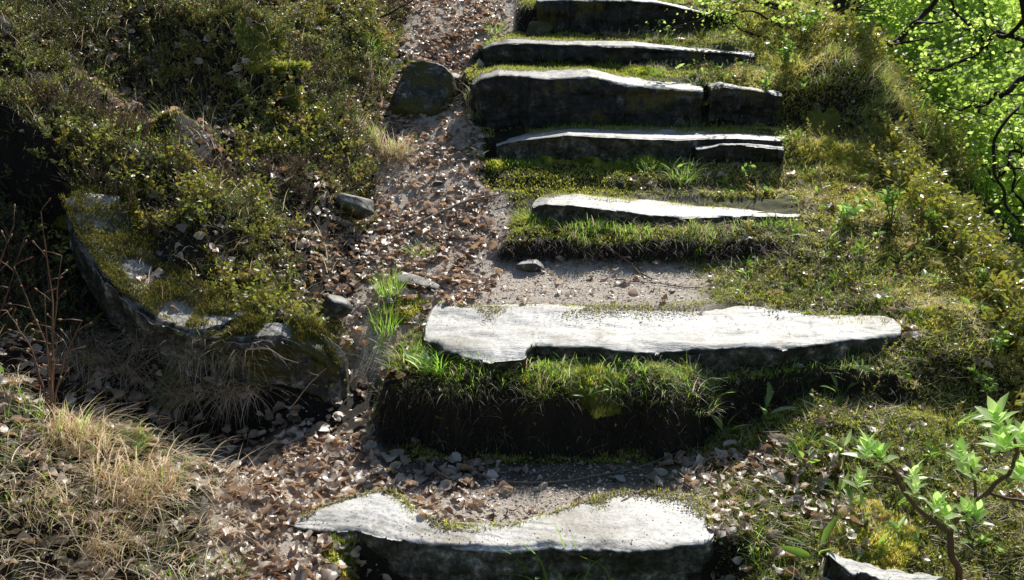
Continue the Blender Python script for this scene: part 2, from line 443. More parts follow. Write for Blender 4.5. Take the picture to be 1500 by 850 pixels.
def stone_mat(name, moss=.3, light=1.0, face=1.0, mp_s=(.55, 2.2, 4)):
    m, nt, out = nodes(name)
    pr = N(nt, 'ShaderNodeBsdfPrincipled', Roughness=.55)
    pr.inputs['Specular IOR Level'].default_value = .4
    geo = nt.nodes.new('ShaderNodeNewGeometry')
    mp = nt.nodes.new('ShaderNodeMapping'); mp.inputs['Scale'].default_value = mp_s
    nt.links.new(geo.outputs['Position'], mp.inputs['Vector'])
    n1 = noise_tex(nt, 6, 9, .65, mp.outputs[0], .4)
    n2 = noise_tex(nt, 95, 4, .7)
    l = light
    c1 = ramp(nt, n1, [(.3, (.27 * l, .26 * l, .245 * l)), (.40, (.50 * l, .485 * l, .46 * l)), (.54, (.62 * l, .605 * l, .58 * l)), (.70, (.73 * l, .71 * l, .68 * l))])
    c2 = ramp(nt, n2, [(.32, (.30, .28, .25)), (.46, (.90, .90, .89)), (.6, (1, 1, 1))])
    mu = nt.nodes.new('ShaderNodeMix'); mu.data_type = 'RGBA'; mu.blend_type = 'MULTIPLY'; mu.inputs[0].default_value = .9
    nt.links.new(c1, mu.inputs[6]); nt.links.new(c2, mu.inputs[7])
    st_ = ramp(nt, noise_tex(nt, 3.2, 6, .7, None, .8), [(.36, (.62, .58, .50)), (.50, (.95, .94, .92)), (.62, (1, 1, 1))])
    mu2 = nt.nodes.new('ShaderNodeMix'); mu2.data_type = 'RGBA'; mu2.blend_type = 'MULTIPLY'; mu2.inputs[0].default_value = 1
    nt.links.new(mu.outputs[2], mu2.inputs[6]); nt.links.new(st_, mu2.inputs[7]); mu = mu2
    # shade painted into the upright faces as darker colour, with lichen and moss
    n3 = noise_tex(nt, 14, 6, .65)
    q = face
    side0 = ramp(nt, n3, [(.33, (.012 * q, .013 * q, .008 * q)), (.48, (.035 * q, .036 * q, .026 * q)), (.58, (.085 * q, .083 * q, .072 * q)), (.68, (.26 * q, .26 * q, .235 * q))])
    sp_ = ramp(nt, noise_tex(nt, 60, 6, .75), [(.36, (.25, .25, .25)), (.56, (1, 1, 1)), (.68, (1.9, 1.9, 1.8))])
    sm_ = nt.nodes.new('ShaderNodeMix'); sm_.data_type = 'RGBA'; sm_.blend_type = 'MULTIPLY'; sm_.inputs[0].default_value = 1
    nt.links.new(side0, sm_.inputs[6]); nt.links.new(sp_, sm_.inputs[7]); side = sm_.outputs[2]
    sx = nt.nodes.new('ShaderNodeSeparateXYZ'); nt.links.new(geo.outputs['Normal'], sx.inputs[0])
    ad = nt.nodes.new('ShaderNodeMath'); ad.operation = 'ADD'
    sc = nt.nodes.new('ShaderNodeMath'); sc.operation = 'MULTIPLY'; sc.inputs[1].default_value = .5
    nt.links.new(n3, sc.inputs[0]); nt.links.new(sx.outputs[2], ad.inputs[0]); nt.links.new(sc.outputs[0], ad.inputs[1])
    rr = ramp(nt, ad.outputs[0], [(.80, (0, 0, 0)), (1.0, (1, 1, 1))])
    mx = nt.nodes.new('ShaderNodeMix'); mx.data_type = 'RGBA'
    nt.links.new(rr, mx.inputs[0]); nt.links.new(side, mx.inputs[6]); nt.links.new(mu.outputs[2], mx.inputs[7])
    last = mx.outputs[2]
    if moss > 0:
        n4 = noise_tex(nt, 5, 5, .6)
        mm = ramp(nt, n4, [(.62 - moss * .4, (0, 0, 0)), (.70 - moss * .4, (1, 1, 1))])
        m3 = nt.nodes.new('ShaderNodeMix'); m3.data_type = 'RGBA'
        nt.links.new(mm, m3.inputs[0]); nt.links.new(last, m3.inputs[6])
        mc = ramp(nt, n2, [(.3, (.03, .03, .006)), (.7, (.12, .11, .02))])
        nt.links.new(mc, m3.inputs[7]); last = m3.outputs[2]
    nt.links.new(last, pr.inputs['Base Color'])
    b = nt.nodes.new('ShaderNodeBump'); b.inputs['Strength'].default_value = .55; b.inputs['Distance'].default_value = .016
    n5 = noise_tex(nt, 9, 9, .62, mp.outputs[0], .5)
    nt.links.new(n5, b.inputs['Height']); nt.links.new(b.outputs[0], pr.inputs['Normal'])
    nt.links.new(pr.outputs[0], out.inputs[0])
    return m
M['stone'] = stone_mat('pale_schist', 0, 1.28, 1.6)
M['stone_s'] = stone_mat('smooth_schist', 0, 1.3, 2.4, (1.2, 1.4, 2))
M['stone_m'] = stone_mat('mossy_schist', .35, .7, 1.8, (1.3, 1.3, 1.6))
M['stone_f'] = stone_mat('pale_rock', .1, 1.0, 2.0, (1.3, 1.3, 1.6))  # paler and less mossy than the grey rock
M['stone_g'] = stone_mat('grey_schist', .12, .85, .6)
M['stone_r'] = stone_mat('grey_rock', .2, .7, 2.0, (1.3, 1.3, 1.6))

# ------------------------------------------------------------------ ground sheet
def axis_pts(lo, f0, f1, hi, step, grow=1.12):
    a = list(np.arange(f0, f1, step)); s = step
    while a[-1] < hi:
        s *= grow; a.append(a[-1] + s)
    s = step; b = []; c = f0
    while c > lo:
        s *= grow; c -= s; b.append(c)
    return np.array(b[::-1] + a)
gx = axis_pts(-300, -3.0, 2.8, 300, .0125)
gy = axis_pts(-120, 2.1, 7.8, 400, .0125)
GX, GY = np.meshgrid(gx, gy)
GZ = H(GX, GY)
# keep everything well below the lens behind the camera
v = np.stack([GX, GY, GZ], -1).reshape(-1, 3)
ny_, nx_ = GX.shape
i = np.arange(ny_ - 1)[:, None] * nx_ + np.arange(nx_ - 1)[None]
q = np.stack([i, i + 1, i + nx_ + 1, i + nx_], -1).reshape(-1, 4)
pw = path_w(v[:, 0], v[:, 1])
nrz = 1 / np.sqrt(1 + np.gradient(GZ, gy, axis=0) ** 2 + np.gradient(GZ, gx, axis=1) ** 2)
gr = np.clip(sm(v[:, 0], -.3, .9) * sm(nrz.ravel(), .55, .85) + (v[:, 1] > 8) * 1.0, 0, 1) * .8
ground = mesh_np('ground', v, q, M['ground'], None, {'path': pw * (1 - .8 * sm(v[:, 1], 2.98, 3.15) * sm(v[:, 0], -.55, -.4) * (1 - sm(v[:, 1], 3.3, 3.6))) * sm(nrz.ravel(), .5, .8), 'green': gr}, True)  # soil darkened by humus and painted shade before the bank and on steep faces
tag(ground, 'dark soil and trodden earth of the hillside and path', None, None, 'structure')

# ------------------------------------------------------------------ stones
def resample(pts, n):
    pts = np.asarray(pts, float)
    L = np.concatenate([[0], np.cumsum(np.linalg.norm(np.diff(pts[:, :2], axis=0), axis=1))]); L /= L[-1]
    t = np.linspace(0, 1, n)
    return np.stack([np.interp(t, L, pts[:, k]) for k in range(3)], -1)

def slab(name, front, back, thick, seed, mat, label, rough=.010, nu=260, round_=.012, face_in=.02, parent=None, layers=.012):
    """a split stone step: lofted along its length between its front and back edge"""
    A = resample(front, nu); B = resample(back, nu)
    t = np.linspace(0, 1, nu)
    jag = .020 * fbm(t * 9, t * 0, 0, 5, seed, .6) + .006 * vnoise(t * 45, t * 0, 0, seed + 4) + .004 * vnoise(t * 110, t * 0, 0, seed + 5) + .016 * np.floor(3 * vnoise(t * 13 + 3, t * 0, 0, seed + 6)) / 3
    A[:, 1] += jag
    B[:, 1] += .022 * fbm(t * 10 + 50, t * 0, 0, 4, seed + 1)
    A[:, 2] += .008 * fbm(t * 7 + 20, t * 0, 0, 4, seed + 2)
    # close the ends with rounded taper
    endw = np.minimum(1, np.minimum(t, 1 - t) / .016); endw = np.clip((1 - (1 - endw) ** 2.6), 0.12, 1) ** .6
    mid = (A + B) / 2
    A = mid + (A - mid) * endw[:, None]; B = mid + (B - mid) * endw[:, None]
    rows = []
    ktop = 36; kface = 26
    for k in range(ktop):                       # top from back to front
        s = k / (ktop - 1)
        rows.append((B * (1 - s) + A * s, 0.0, 0.0, 0))
    prof = []
    for k in range(1, kface + 1):               # down the front
        s = k / kface
        rows.append((A, thick * s, face_in * s, s))
    for k in range(4, -1, -1):
        s = k / 4
        rows.append((B * (1 - s) + A * s, thick, face_in * s, 1))
    for k in range(5, 0, -1):
        rows.append((B, thick * k / 6, 0, 0))
    K = len(rows)
    V = np.zeros((nu, K, 3))
    for k, (p, dz, din, s) in enumerate(rows):
        V[:, k] = p
        V[:, k, 2] -= dz * (0.55 + .45 * endw)
        V[:, k, 1] += din
    # rounding of the front lip, layered face
    X, Y, Z = V[..., 0], V[..., 1], V[..., 2]
    topk = np.arange(K) < ktop
    lip = np.zeros(K); lip[ktop - 4:ktop + 1] = [.05, .18, .45, .9, .5]
    Z = Z - lip[None] * round_ * (1 + .6 * fbm(X * 6, Z * 0, 0, 2, seed + 9))
    Z = Z + topk[None] * (rough * 1.5 * fbm(X * 4, Y * 9 + X * 1.5, 0, 6, seed + 5, .6))
    # thin split layers stepping on the top, running along the stone
    lay = vnoise(X * 1.6 + .3 * fbm(X * 5, Y * 5, 0, 3, seed + 14), Y * 6.5 + X * .8 + .25 * fbm(X * 9, Y * 9, 0, 3, seed + 24), 0, seed + 15)
    Z = Z + topk[None] * (np.floor(lay * 5) / 5) * rough * 1.3
    fk = np.zeros(K); fk[ktop:ktop + kface] = 1
    f = fk[None] * (layers * 2.0 * fbm(X * 9, Z * 14, 0, 5, seed + 6) + layers * .35 * vnoise(X * 3.5, Z * 40, 0, seed + 7) + layers * 1.5 * np.floor(3 * vnoise(X * 2.2, Z * 17, 0, seed + 17)) / 3 + .02 * fbm(X * 3, Z * 4, 0, 2, seed + 8))
    Y = Y + f
    V = np.stack([X, Y, Z], -1)
    org = np.array([mid[:, 0].mean(), mid[:, 1].mean(), mid[:, 2].mean() - thick])
    idx = np.arange(nu)[:, None] * K + np.arange(K)[None]
    a = idx[:-1]; b = idx[1:]
    q = np.stack([a, b, np.roll(b, -1, 1), np.roll(a, -1, 1)], -1).reshape(-1, 4)
    vv = V.reshape(-1, 3)
    # end caps
    c = [vv, V[0].mean(0)[None], V[-1].mean(0)[None]]
    n0 = nu * K
    kk = np.arange(K)
    t0 = np.stack([np.full(K, n0), kk, (kk + 1) % K], -1)
    t1 = np.stack([np.full(K, n0 + 1), (nu - 1) * K + (kk + 1) % K, (nu - 1) * K + kk], -1)
    vv = np.vstack(c) - org
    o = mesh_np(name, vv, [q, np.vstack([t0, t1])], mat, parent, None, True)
    o.location = org
    if label:
        tag(o, label, 'stone step')
    return o

def zline(pts, z):      # pixels at a known height (or list of heights)
    zs = z if isinstance(z, (list, tuple)) else [z] * len(pts)
    return np.array([PZ(a, b, c) for (a, b), c in zip(pts, zs)])

def dline(pts, d):
    ds = d if isinstance(d, (list, tuple)) else [d] * len(pts)
    return np.array([P(a, b, c) for (a, b), c in zip(pts, ds)])

def behind(front, depth, dz=0.0):
    b = np.array(front, float).copy()
    b[:, 1] += depth; b[:, 2] += dz
    return b

S1f = zline([(428, 768), (470, 774), (530, 776), (590, 788), (640, 797), (740, 800), (860, 797), (905, 803), (990, 800), (1030, 797), (1047, 790)], 0.015)
S1b = zline([(436, 758), (470, 742), (520, 726), (570, 716), (592, 728), (606, 746), (650, 764), (700, 767), (752, 768), (795, 756), (835, 742), (870, 728), (900, 719), (960, 718), (1012, 723), (1038, 740), (1046, 765)], 0.015)
slab('stone_step', S1f, S1b, .2, 101, M['stone_s'], 'lowest stone step, sunlit white slab with a scooped soil filled back edge', rough=.007)
S2f = zline([(618, 488), (650, 511), (720, 523), (768, 520), (786, 506), (870, 508), (930, 514), (1000, 514), (1080, 508), (1150, 506), (1220, 501), (1290, 492), (1326, 487)], .325)
S2b = zline([(634, 444), (700, 449), (780, 448), (900, 446), (1000, 443), (1120, 441), (1145, 452), (1200, 462), (1260, 464), (1310, 468)], .325)
slab('stone_step', S2f, S2b, .17, 207, M['stone'], 'second stone step from the bottom, the broadest bright slab of all', rough=.013, layers=.014)
S3f = dline([(775, 303), (800, 297), (840, 299), (900, 307), (950, 315), (1000, 319), (1060, 317), (1175, 314)], [4.82, 4.80, 4.78, 4.76, 4.75, 4.75, 4.77, 4.80])
S3b = dline([(790, 288), (815, 284), (850, 285), (900, 289), (960, 293), (1020, 297), (1080, 301), (1178, 307)], [5.1] * 8)
slab('stone_step', S3f, S3b, .10, 303, M['stone'], 'third stone step from the bottom, thin slab over a mossy turf bank', rough=.006, nu=200, layers=.008)
S4f = dline([(722, 212), (760, 203), (830, 195), (900, 198), (1000, 203), (1080, 200), (1150, 203)], 5.5)
S4b = dline([(735, 204), (770, 194), (830, 187), (900, 187), (1000, 189), (1080, 191), (1150, 196)], 5.84)
slab('stone_step', S4f, S4b, .14, 404, M['stone'], 'fourth stone step from the bottom, pale top above a moss fringe', rough=.005, nu=200, layers=.008)
slab('slab_stone', dline([(1018, 219), (1060, 212), (1100, 212), (1148, 216)], 5.42), dline([(1018, 211), (1060, 205), (1100, 205), (1148, 208)], 5.6), .12, 414,
     M['stone_g'], 'short grey stone wedged under the right end of the fourth step', rough=.004, nu=90, layers=.008)
S5f = dline([(690, 128), (704, 116), (730, 110), (800, 113), (865, 112), (905, 120), (985, 129), (1034, 133)], 5.88)
slab('stone_step', S5f, behind(S5f, .26, .02), .32, 505, M['stone_g'], 'fifth stone step from the bottom, tall dark front with rounded left end', rough=.004, nu=180)
S5c = dline([(1040, 130), (1060, 124), (1100, 131), (1148, 139)], 5.9)
slab('slab_stone', S5c, behind(S5c, .24, .01), .2, 515, M['stone_g'], 'smaller grey stone continuing the fifth step after a grassy gap', rough=.004, nu=90)
S6f = dline([(706, 74), (720, 66), (745, 62), (850, 65), (930, 66), (1000, 72), (1110, 80)], 6.42)
slab('stone_step', S6f, behind(S6f, .22, .01), .24, 606, M['stone_g'], 'sixth stone step from the bottom, long dark slab with thin lit edge', rough=.004, nu=180)
S7f = dline([(786, 2), (820, -2), (900, -2), (960, 2), (1000, 11), (1042, 20)], 6.92)
slab('stone_step', S7f, behind(S7f, .25, .01), .3, 707, M['stone_g'], 'topmost stone step, touching the upper edge of the photo', rough=.004, nu=160)
SRf = zline([(1208, 812), (1240, 835), (1290, 850), (1340, 862), (1400, 870)], .06)
SRb = zline([(1212, 808), (1262, 826), (1320, 838), (1380, 846), (1412, 856)], .06)
slab('flat_stone', SRf, SRb, .12, 808, M['stone'], 'pale flat stone at the lower right edge, half under moss', rough=.004, nu=90)

def ico(sub):
    import bmesh
    bm = bmesh.new(); bmesh.ops.create_icosphere(bm, subdivisions=sub, radius=1)
    v = np.array([x.co[:] for x in bm.verts]); f = np.array([[w.index for w in fc.verts] for fc in bm.faces]); bm.free()
    return v, f
ICO5 = ico(6); ICO3 = ico(3); ICO4 = ico(4)

def rotm(rx, ry, rz):
    from mathutils import Euler
    return np.array(Euler((math.radians(rx), math.radians(ry), math.radians(rz))).to_matrix())

def rock(name, loc, dims, rot, seed, mat, label=None, cat='rock', cuts=9, base=None, rough=.09, parent=None):
    rs = np.random.RandomState(seed)
    v, f = base or ICO5
    v = v.copy(); v = np.sign(v) * np.abs(v) ** .72
    n = rand_unit(cuts, -1, 1, rs)
    for k in range(cuts):
        d = rs.uniform(.55, .85)
        dd = v @ n[k]
        ov = np.maximum(0, dd - d)
        v = v - ov[:, None] * n[k] * .93
    v = v * (1 + rough * fbm(v[:, 0] * 3, v[:, 1] * 3, v[:, 2] * 3, 5, seed % 40)[:, None]) + .012 * vnoise(v[:, 0] * 2, v[:, 1] * 2, v[:, 2] * 16, seed % 31)[:, None]
    v = (v * np.asarray(dims)) @ rotm(*rot).T
    o = mesh_np(name, v, f, mat, parent, None, True)
    o.location = loc
    if label: tag(o, label, cat)
    return o

def ground_at(x, y, dz=0.0):
    return np.array([x, y, float(H(np.array([x]), np.array([y]))[0]) + dz])

# left outcrop
def above(px, py, lift, lo=2.8, hi=6.0):
    d = np.linspace(lo, hi, 900)
    a0 = P(px, py, lo); a1 = P(px, py, hi)
    t = ((d - lo) / (hi - lo))[:, None]
    pp = a0 * (1 - t) + a1 * t
    z = H(pp[:, 0], pp[:, 1]) + lift
    k = np.argmax((z > pp[:, 2]) & (sm(pp[:, 1], 0, 1) > 0))
    return pp[k]
OA = dline([(92, 306), (118, 352), (150, 396), (182, 440), (228, 462), (286, 482)], [4.02, 3.90, 3.76, 3.64, 3.56, 3.50])
OA[:, 2] = np.maximum(OA[:, 2], H(OA[:, 0] + .02, OA[:, 1] + .10) + .005)
OAb = OA + np.array([.17, .15, -.01])[None]
slab('mossy_rock', OA, OAb, .20, 911, M['stone_f'], None, rough=.02, nu=140, layers=.02, round_=.04)
tag(bpy.data.objects['mossy_rock'], 'long tilted rock edge capped with moss above the dark hollow at left', 'rock')
OB = dline([(300, 490), (345, 489), (395, 487), (430, 494), (465, 508), (494, 520)], [3.50, 3.51, 3.53, 3.55, 3.57, 3.60])
OB[:4, 2] = np.maximum(OB[:4, 2] - .01, H(OB[:4, 0], OB[:4, 1] + .10) - .01); OB[4:, 2] -= np.array([.02, .06])
OBb = OB + np.array([.03, .09, .02])[None]
o_ = slab('ledge_rock', OB, OBb, .20, 922, M['stone_m'], None, rough=.012, nu=100, layers=.02, round_=.03)
tag(o_, 'low dark rock ledge beside the gap left of the grassy bank', 'rock')
rock('gully_rock', P(612, 135, 6.0) + np.array([0, .1, -.03]), (.20, .17, .20), (-10, 18, 20), 41, M['stone_m'], 'upright mossy rock standing in the leafy gully left of the steps', cuts=9)
rock('small_rock', P(775, 392, 4.44) + np.array([0, .03, -.005]), (.075, .05, .034), (5, 8, 10), 52, M['stone_r'], 'small grey rock lying on the bare dirt landing', cuts=8, base=ICO4)
rock('small_rock', P(610, 415, 4.25) + np.array([.02, .03, -.03]), (.13, .06, .035), (12, 10, -18), 58, M['stone_r'], 'pale flat rock at the left edge of the dirt landing', cuts=8, base=ICO4)
rock('small_rock', P(488, 452, 3.95) + np.array([0, .03, -.01]), (.07, .055, .05), (12, 20, 30), 63, M['stone_r'], 'small sunlit rock between the heath and the second step', cuts=8, base=ICO4)
rock('small_rock', P(545, 95, 6.35) + np.array([0, .04, -.02]), (.16, .12, .08), (12, 20, 30), 69, M['stone_r'], 'pale rock poking out of the bank beside the upper gully', cuts=8, base=ICO4)
rock('small_rock', P(665, 115, 6.3), (.09, .06, .04), (12, 5, 0), 71, M['stone_r'], 'flat rock lying in the upper gully left of the sixth step', cuts=8, base=ICO4)
rock('small_rock', P(790, 46, 6.85), (.09, .07, .06), (2, 5, 10), 73, M['stone_r'], 'grey rock tucked by the left foot of the topmost step', cuts=8, base=ICO4)
rock('small_rock', P(520, 290, 4.75)+ np.array([0, .04, -.05]), (.10, .08, .06), (2, 25, 10), 76, M['stone_r'], 'pale sunlit rock on the left edge of the leafy gully', cuts=8, base=ICO4)
rock('small_rock', P(1340, 550, 3.56)+ np.array([0, .08, -.07]), (.15, .10, .08), (2, 5, 10), 79, M['stone_r'], 'shaded rock half buried under the right end of the second step', cuts=14, base=ICO4)
rock('bank_rock', P(1205, 165, 6.02)+ np.array([0, .08, -.03]), (.20, .12, .13), (2, 5, 10), 84, M['stone_m'], 'dark mossy rock right of the fifth step under a turf overhang', cuts=8)
rock('bank_rock', P(1100, 95, 6.5)+ np.array([0, .10, -.04]), (.14, .12, .10), (2, 15, 10), 87, M['stone_r'], 'dark rock at the right end of the sixth step', cuts=8, base=ICO4)

for (px_, py_, d_, dm, lab) in ((455, 660, 3.30, .030, 'small pebble half buried in the leaves left of the front bank'),
        (560, 735, 3.05, .024, 'pebble by the left scoop of the lowest step'), (905, 700, 3.14, .028, 'pebble in the shadow below the front bank'),
        (985, 420, 4.2, .022, 'pebble on the right of the dirt landing'), (660, 405, 4.3, .020, 'tiny pebble on the left of the dirt landing'),
        (600, 330, 4.75, .026, 'pebble among the gully leaves near the curved branch'), (640, 260, 5.2, .03, 'pebble in the middle gully'),
        (1075, 775, 2.8, .026, 'pebble against the right end of the lowest step'), (345, 770, 2.85, .024, 'pebble on the dirt left of the lowest step')):
    b_ = PZ(px_, py_, 0)
    b_ = P(px_, py_, d_)
    b_[2] = float(H(b_[:1], b_[1:2])[0]) + dm * .2
    rock('pebble', b_, (dm, dm * .75, dm * .5), (0, 0, px_ % 90), int(px_), M['stone_r'], lab, cat='pebble', cuts=8, base=ICO3)

# ------------------------------------------------------------------ scattering
def scatter(n, x0, x1, y0, y1, wfun, rs=R):
    x = rs.uniform(x0, x1, n); y = rs.uniform(y0, y1, n)
    k = rs.rand(n) < wfun(x, y)
    x = x[k]; y = y[k]
    return x, y

SUN_AZ = math.radians(20)
def under_slab(x, y):
    """1 where a step's top lies"""
    r = np.zeros_like(x)
    for (f, b) in ((S1f, S1b), (S2f, S2b), (S3f, S3b), (S4f, S4b)):
        yf = np.interp(x, f[:, 0], f[:, 1]); yb = np.interp(x, b[:, 0], b[:, 1])
        m = (x > f[0, 0]) & (x < f[-1, 0]) & (y > yf - .01) & (y < yb - .01)
        r = np.where(m, 1, r)
    for (f, dep) in ((S5f, .24), (S6f, .2), (S7f, .22)):
        yf = np.interp(x, f[:, 0], f[:, 1])
        m = (x > f[0, 0]) & (x < f[-1, 0]) & (y > yf - .03) & (y < yf + dep)
        r = np.where(m, 1, r)
    return r

def free(x, y): return 1 - under_slab(x, y)
def riser(x, y):
    """1 on steep banks"""
    n = Hn(x, y, .015)
    return sm(1 - n[:, 2], .12, .4)
def offrock(x, y):
    d = np.full_like(x, 9.0)
    for k in range(5):
        a = (OA[k] * .7 + OAb[k] * .3)[:2]; b = (OA[k + 1] * .7 + OAb[k + 1] * .3)[:2]
        t = np.clip(((x - a[0]) * (b - a)[0] + (y - a[1]) * (b - a)[1]) / ((b - a) @ (b - a)), 0, 1)
        d = np.minimum(d, np.hypot(x - a[0] - t * (b - a)[0], y - a[1] - t * (b - a)[1]))
    return .45 + .55 * sm(d, .06, .12)
def hill_w(x, y): return offrock(x, y) * sm(-x + .05 * vnoise(x * 9, y * 9, 0, 88), .69, .82) * np.where(y < 3.6, sm(y - np.interp(x, BX, BY), -.03, .05), 1)
def vis(x, y):       # inside the frame sideways (with margin)
    return (np.abs(x) < .56 * y + .5) * 1.0

def setz(x, y, dz=0): return np.stack([x, y, H(x, y) + dz], -1)

def moss_w(x, y):
    nz = fbm(x * 3.1, y * 3.1, 0, 3, 40)
    right = sm(x, .72, 1.0) * (1 - .55 * (y < 3.55) )
    bank = ((x > tab(XL, y) - .06) & (x < 1.6)) * 1.0 * (1 - path_w(x, y))
    left = hill_w(x, y) * (.25 + .7 * sm(nz, -.1, .08))
    w = np.maximum(np.maximum(right, bank * .9), left) * (.35 + .65 * sm(nz, -.45, .1))
    return w * free(x, y) * vis(x, y) * (1 - .9 * path_w(x, y)) * (1 - .85 * riser(x, y) * (y > 3.2) * (x < 1.3))

# moss carpet: tiny upright shoots
x, y = scatter(480000, -3.2, 2.7, 2.0, 8.0, moss_w)
pos = setz(x, y, -.002)
nn = Hn(x, y)
pos = pos + nn * .003
hm = fbm(x * 3.1, y * 3.1, 0, 3, 44)
ti = np.clip(.50 + .55 * hm + .32 * sm(x, 1.0, 1.9) + R.normal(0, .14, len(x)) - .10 * hill_w(x, y), 0, 1)
mb = MB()
for k in range(3):
    v_, f_, t_ = blades(pos + R.normal(0, .003, pos.shape), R.uniform(0, 6.28, len(x)), R.uniform(.008, .022, len(x)), R.uniform(.003, .0055, len(x)), R.uniform(.5, 1.45, len(x)), R.uniform(-.3, .6, len(x)), ti, 2)
    mb.add(v_, f_, t_)
tag(mb.build('moss', M['moss'], smooth=False), 'carpet of yellow green moss over the banks and right side', 'moss', kind='stuff')

# heath / blueberry sprigs on the left hillside
def sprig_tmpl(seed, nl=16, h=.09, kind=0):
    rs = np.random.RandomState(seed)
    b = MB()
    nb = (3, 5, 3)[kind]
    for j in range(nb):
        yaw = rs.uniform(0, 6.28); le = rs.uniform(.2, .9) if kind != 1 else rs.uniform(.05, .7)
        tip = np.array([math.cos(yaw) * math.sin(le), math.sin(yaw) * math.sin(le), math.cos(le)]) * h * rs.uniform(.6, 1.25)
        v_, f_ = tube(np.array([[0, 0, 0], tip * .5 + [0, 0, .006], tip]), [.0013, .0005], 3)
        b.add(v_, f_, .95)
        n = (nl, nl + 12, nl - 6)[kind]
        t = np.linspace(.2, 1, n)
        p = tip[None] * t[:, None]
        if kind == 1:       # heather: tiny needles hugging the stem
            ax = tip[None] / np.linalg.norm(tip) + rand_unit(n, -.3, .3, rs) * .8
            sz = rs.uniform(.005, .010, n)
        elif kind == 2:     # bilberry: fewer, larger, rounder leaves
            ax = rand_unit(n, 0, .9, rs); sz = rs.uniform(.016, .028, n)
        else:
            ax = rand_unit(n, 0, .9, rs); sz = rs.uniform(.008, .016, n)
        v_, f_, t_ = inst(SMALL[0], SMALL[1], p, ax, rand_unit(n, .1, 1, rs), sz, rs.uniform(-.16, .16, n))
        b.add(v_, f_, t_)
    v = np.concatenate(b.v); fs = [np.concatenate(q) for q in b.f.values()]; t = np.concatenate(b.t)
    return v, fs, t

SPR_H = [sprig_tmpl(s, kind=1, h=.10) for s in range(20, 26)]
SPR_B = [sprig_tmpl(s, kind=2, h=.10) for s in range(30, 36)]
SPR = [sprig_tmpl(s) for s in range(6)]
def scatter_tmpl(mb, tm, x, y, scale, tint, lean=.35, dz=0):
    pos = setz(x, y, dz)
    nn = Hn(x, y)
    N_ = len(x)
    up = np.array([0, 0, 1.])[None] * .7 + nn * .3 + R.normal(0, lean, (N_, 3)) * .6
    ref = rand_unit(N_, -.2, .2)
    pick = R.randint(0, len(tm), N_)
    for k, (v, fs, t) in enumerate(tm):
        m = pick == k
        if not m.any(): continue
        u = up[m]; a = np.cross(u, ref[m])
        vv, ff, tt = inst(v, fs, pos[m], a, u, (scale * np.ones(N_))[m], np.zeros(m.sum()))
        tt = np.clip(np.repeat((tint * np.ones(N_))[m], len(v)) + np.tile(t, m.sum()), 0, 1)
        mb.add(vv, ff, tt)

def patch(x, y, sd, f=2.0): return fbm(x * f + .4 * vnoise(x * 5, y * 5, 0, sd), y * f, 0, 3, sd)
HM = M['heath']
x, y = scatter(26000, -3.4, -.68, 3.3, 8.6, lambda x, y: hill_w(x, y) * vis(x, y) * sm(patch(x, y, 50), -.12, .08))
mb = MB()
scatter_tmpl(mb, SPR, x, y, R.uniform(.3, .95, len(x)), np.clip(.50 + .9 * fbm(x * 1.9, y * 1.9, 0, 3, 52) + R.normal(0, .14, len(x)), .05, .95))
tag(mb.build('heath', HM, smooth=False), 'low dark evergreen berry heath covering the left hillside', 'heath', kind='stuff')
x, y = scatter(17000, -3.4, -.68, 3.3, 8.6, lambda x, y: hill_w(x, y) * vis(x, y) * sm(patch(x, y, 57, 2.4), .06, .2))
mb = MB()
scatter_tmpl(mb, SPR_H, x, y, R.uniform(.4, 1.05, len(x)), np.clip(.35 + .5 * (R.rand(len(x)) < .25) + R.normal(0, .14, len(x)), .0, 1), lean=.6)
tag(mb.build('heather', M['heather'], smooth=False), 'grey brown wiry heather in patches on the left hillside', 'heath', kind='stuff')
x, y = scatter(9000, -3.4, -.68, 3.3, 8.6, lambda x, y: hill_w(x, y) * vis(x, y) * (sm(patch(x, y, 63, 2.2), .08, .2) + .5 * sm(y, 5.8, 6.6) * sm(patch(x, y, 64, 3), -.1, .1)))
mb = MB()
scatter_tmpl(mb, SPR_B, x, y, R.uniform(.5, 1.2, len(x)), np.clip(.74 + R.normal(0, .12, len(x)), .3, .9), lean=.3)
tag(mb.build('bilberry', HM, smooth=False), 'fresh yellow green bilberry shoots in patches on the left hillside', 'heath', kind='stuff')
x, y = scatter(24000, -3.4, -.68, 3.3, 8.6, lambda x, y: hill_w(x, y) * vis(x, y) * .7)
n = len(x)
v_, f_, t_ = blades(setz(x, y), R.uniform(0, 6.28, n), R.uniform(.05, .2, n), R.uniform(.0012, .003, n), R.uniform(.4, 1.5, n), R.normal(0, .7, n), np.clip(R.normal(.45, .3, n), 0, 1), 4)
mb = MB(); mb.add(v_, f_, t_)
tag(mb.build('dead_stems', M['twig'], smooth=False), 'bare woody stems and dead twigs tangled through the heath', 'twigs', kind='stuff')

# berry sprigs along the right edge
x, y = scatter(5500, .9, 2.75, 2.3, 8.0, lambda x, y: np.maximum(sm(x, 1.6, 2.0), .25 * sm(x, .9, 1.2)) * (.3 + .7 * sm(fbm(x * 3, y * 3, 0, 2, 54), -.1, .2)) * free(x, y) * .8)
mb = MB()
scatter_tmpl(mb, SPR, x, y, R.uniform(.5, 1.2, len(x)), np.clip(.74 + R.normal(0, .08, len(x)), .05, .84))
x, y = scatter(5200, 1.7, 2.8, 2.6, 6.6, lambda x, y: sm(x, 1.85, 2.1) * sm(fbm(x * 2.6, y * 2.6, 0, 2, 58), -.25, .1) * (1 - .7 * (y > 5.4)))
scatter_tmpl(mb, SPR_B, x, y, R.uniform(.7, 1.9, len(x)), np.clip(.76 + R.normal(0, .05, len(x)), .2, .84), lean=.4)
tag(mb.build('heath', M['heath'], smooth=False), 'low green berry shrubs along the right edge of the stairway', 'heath', kind='stuff')

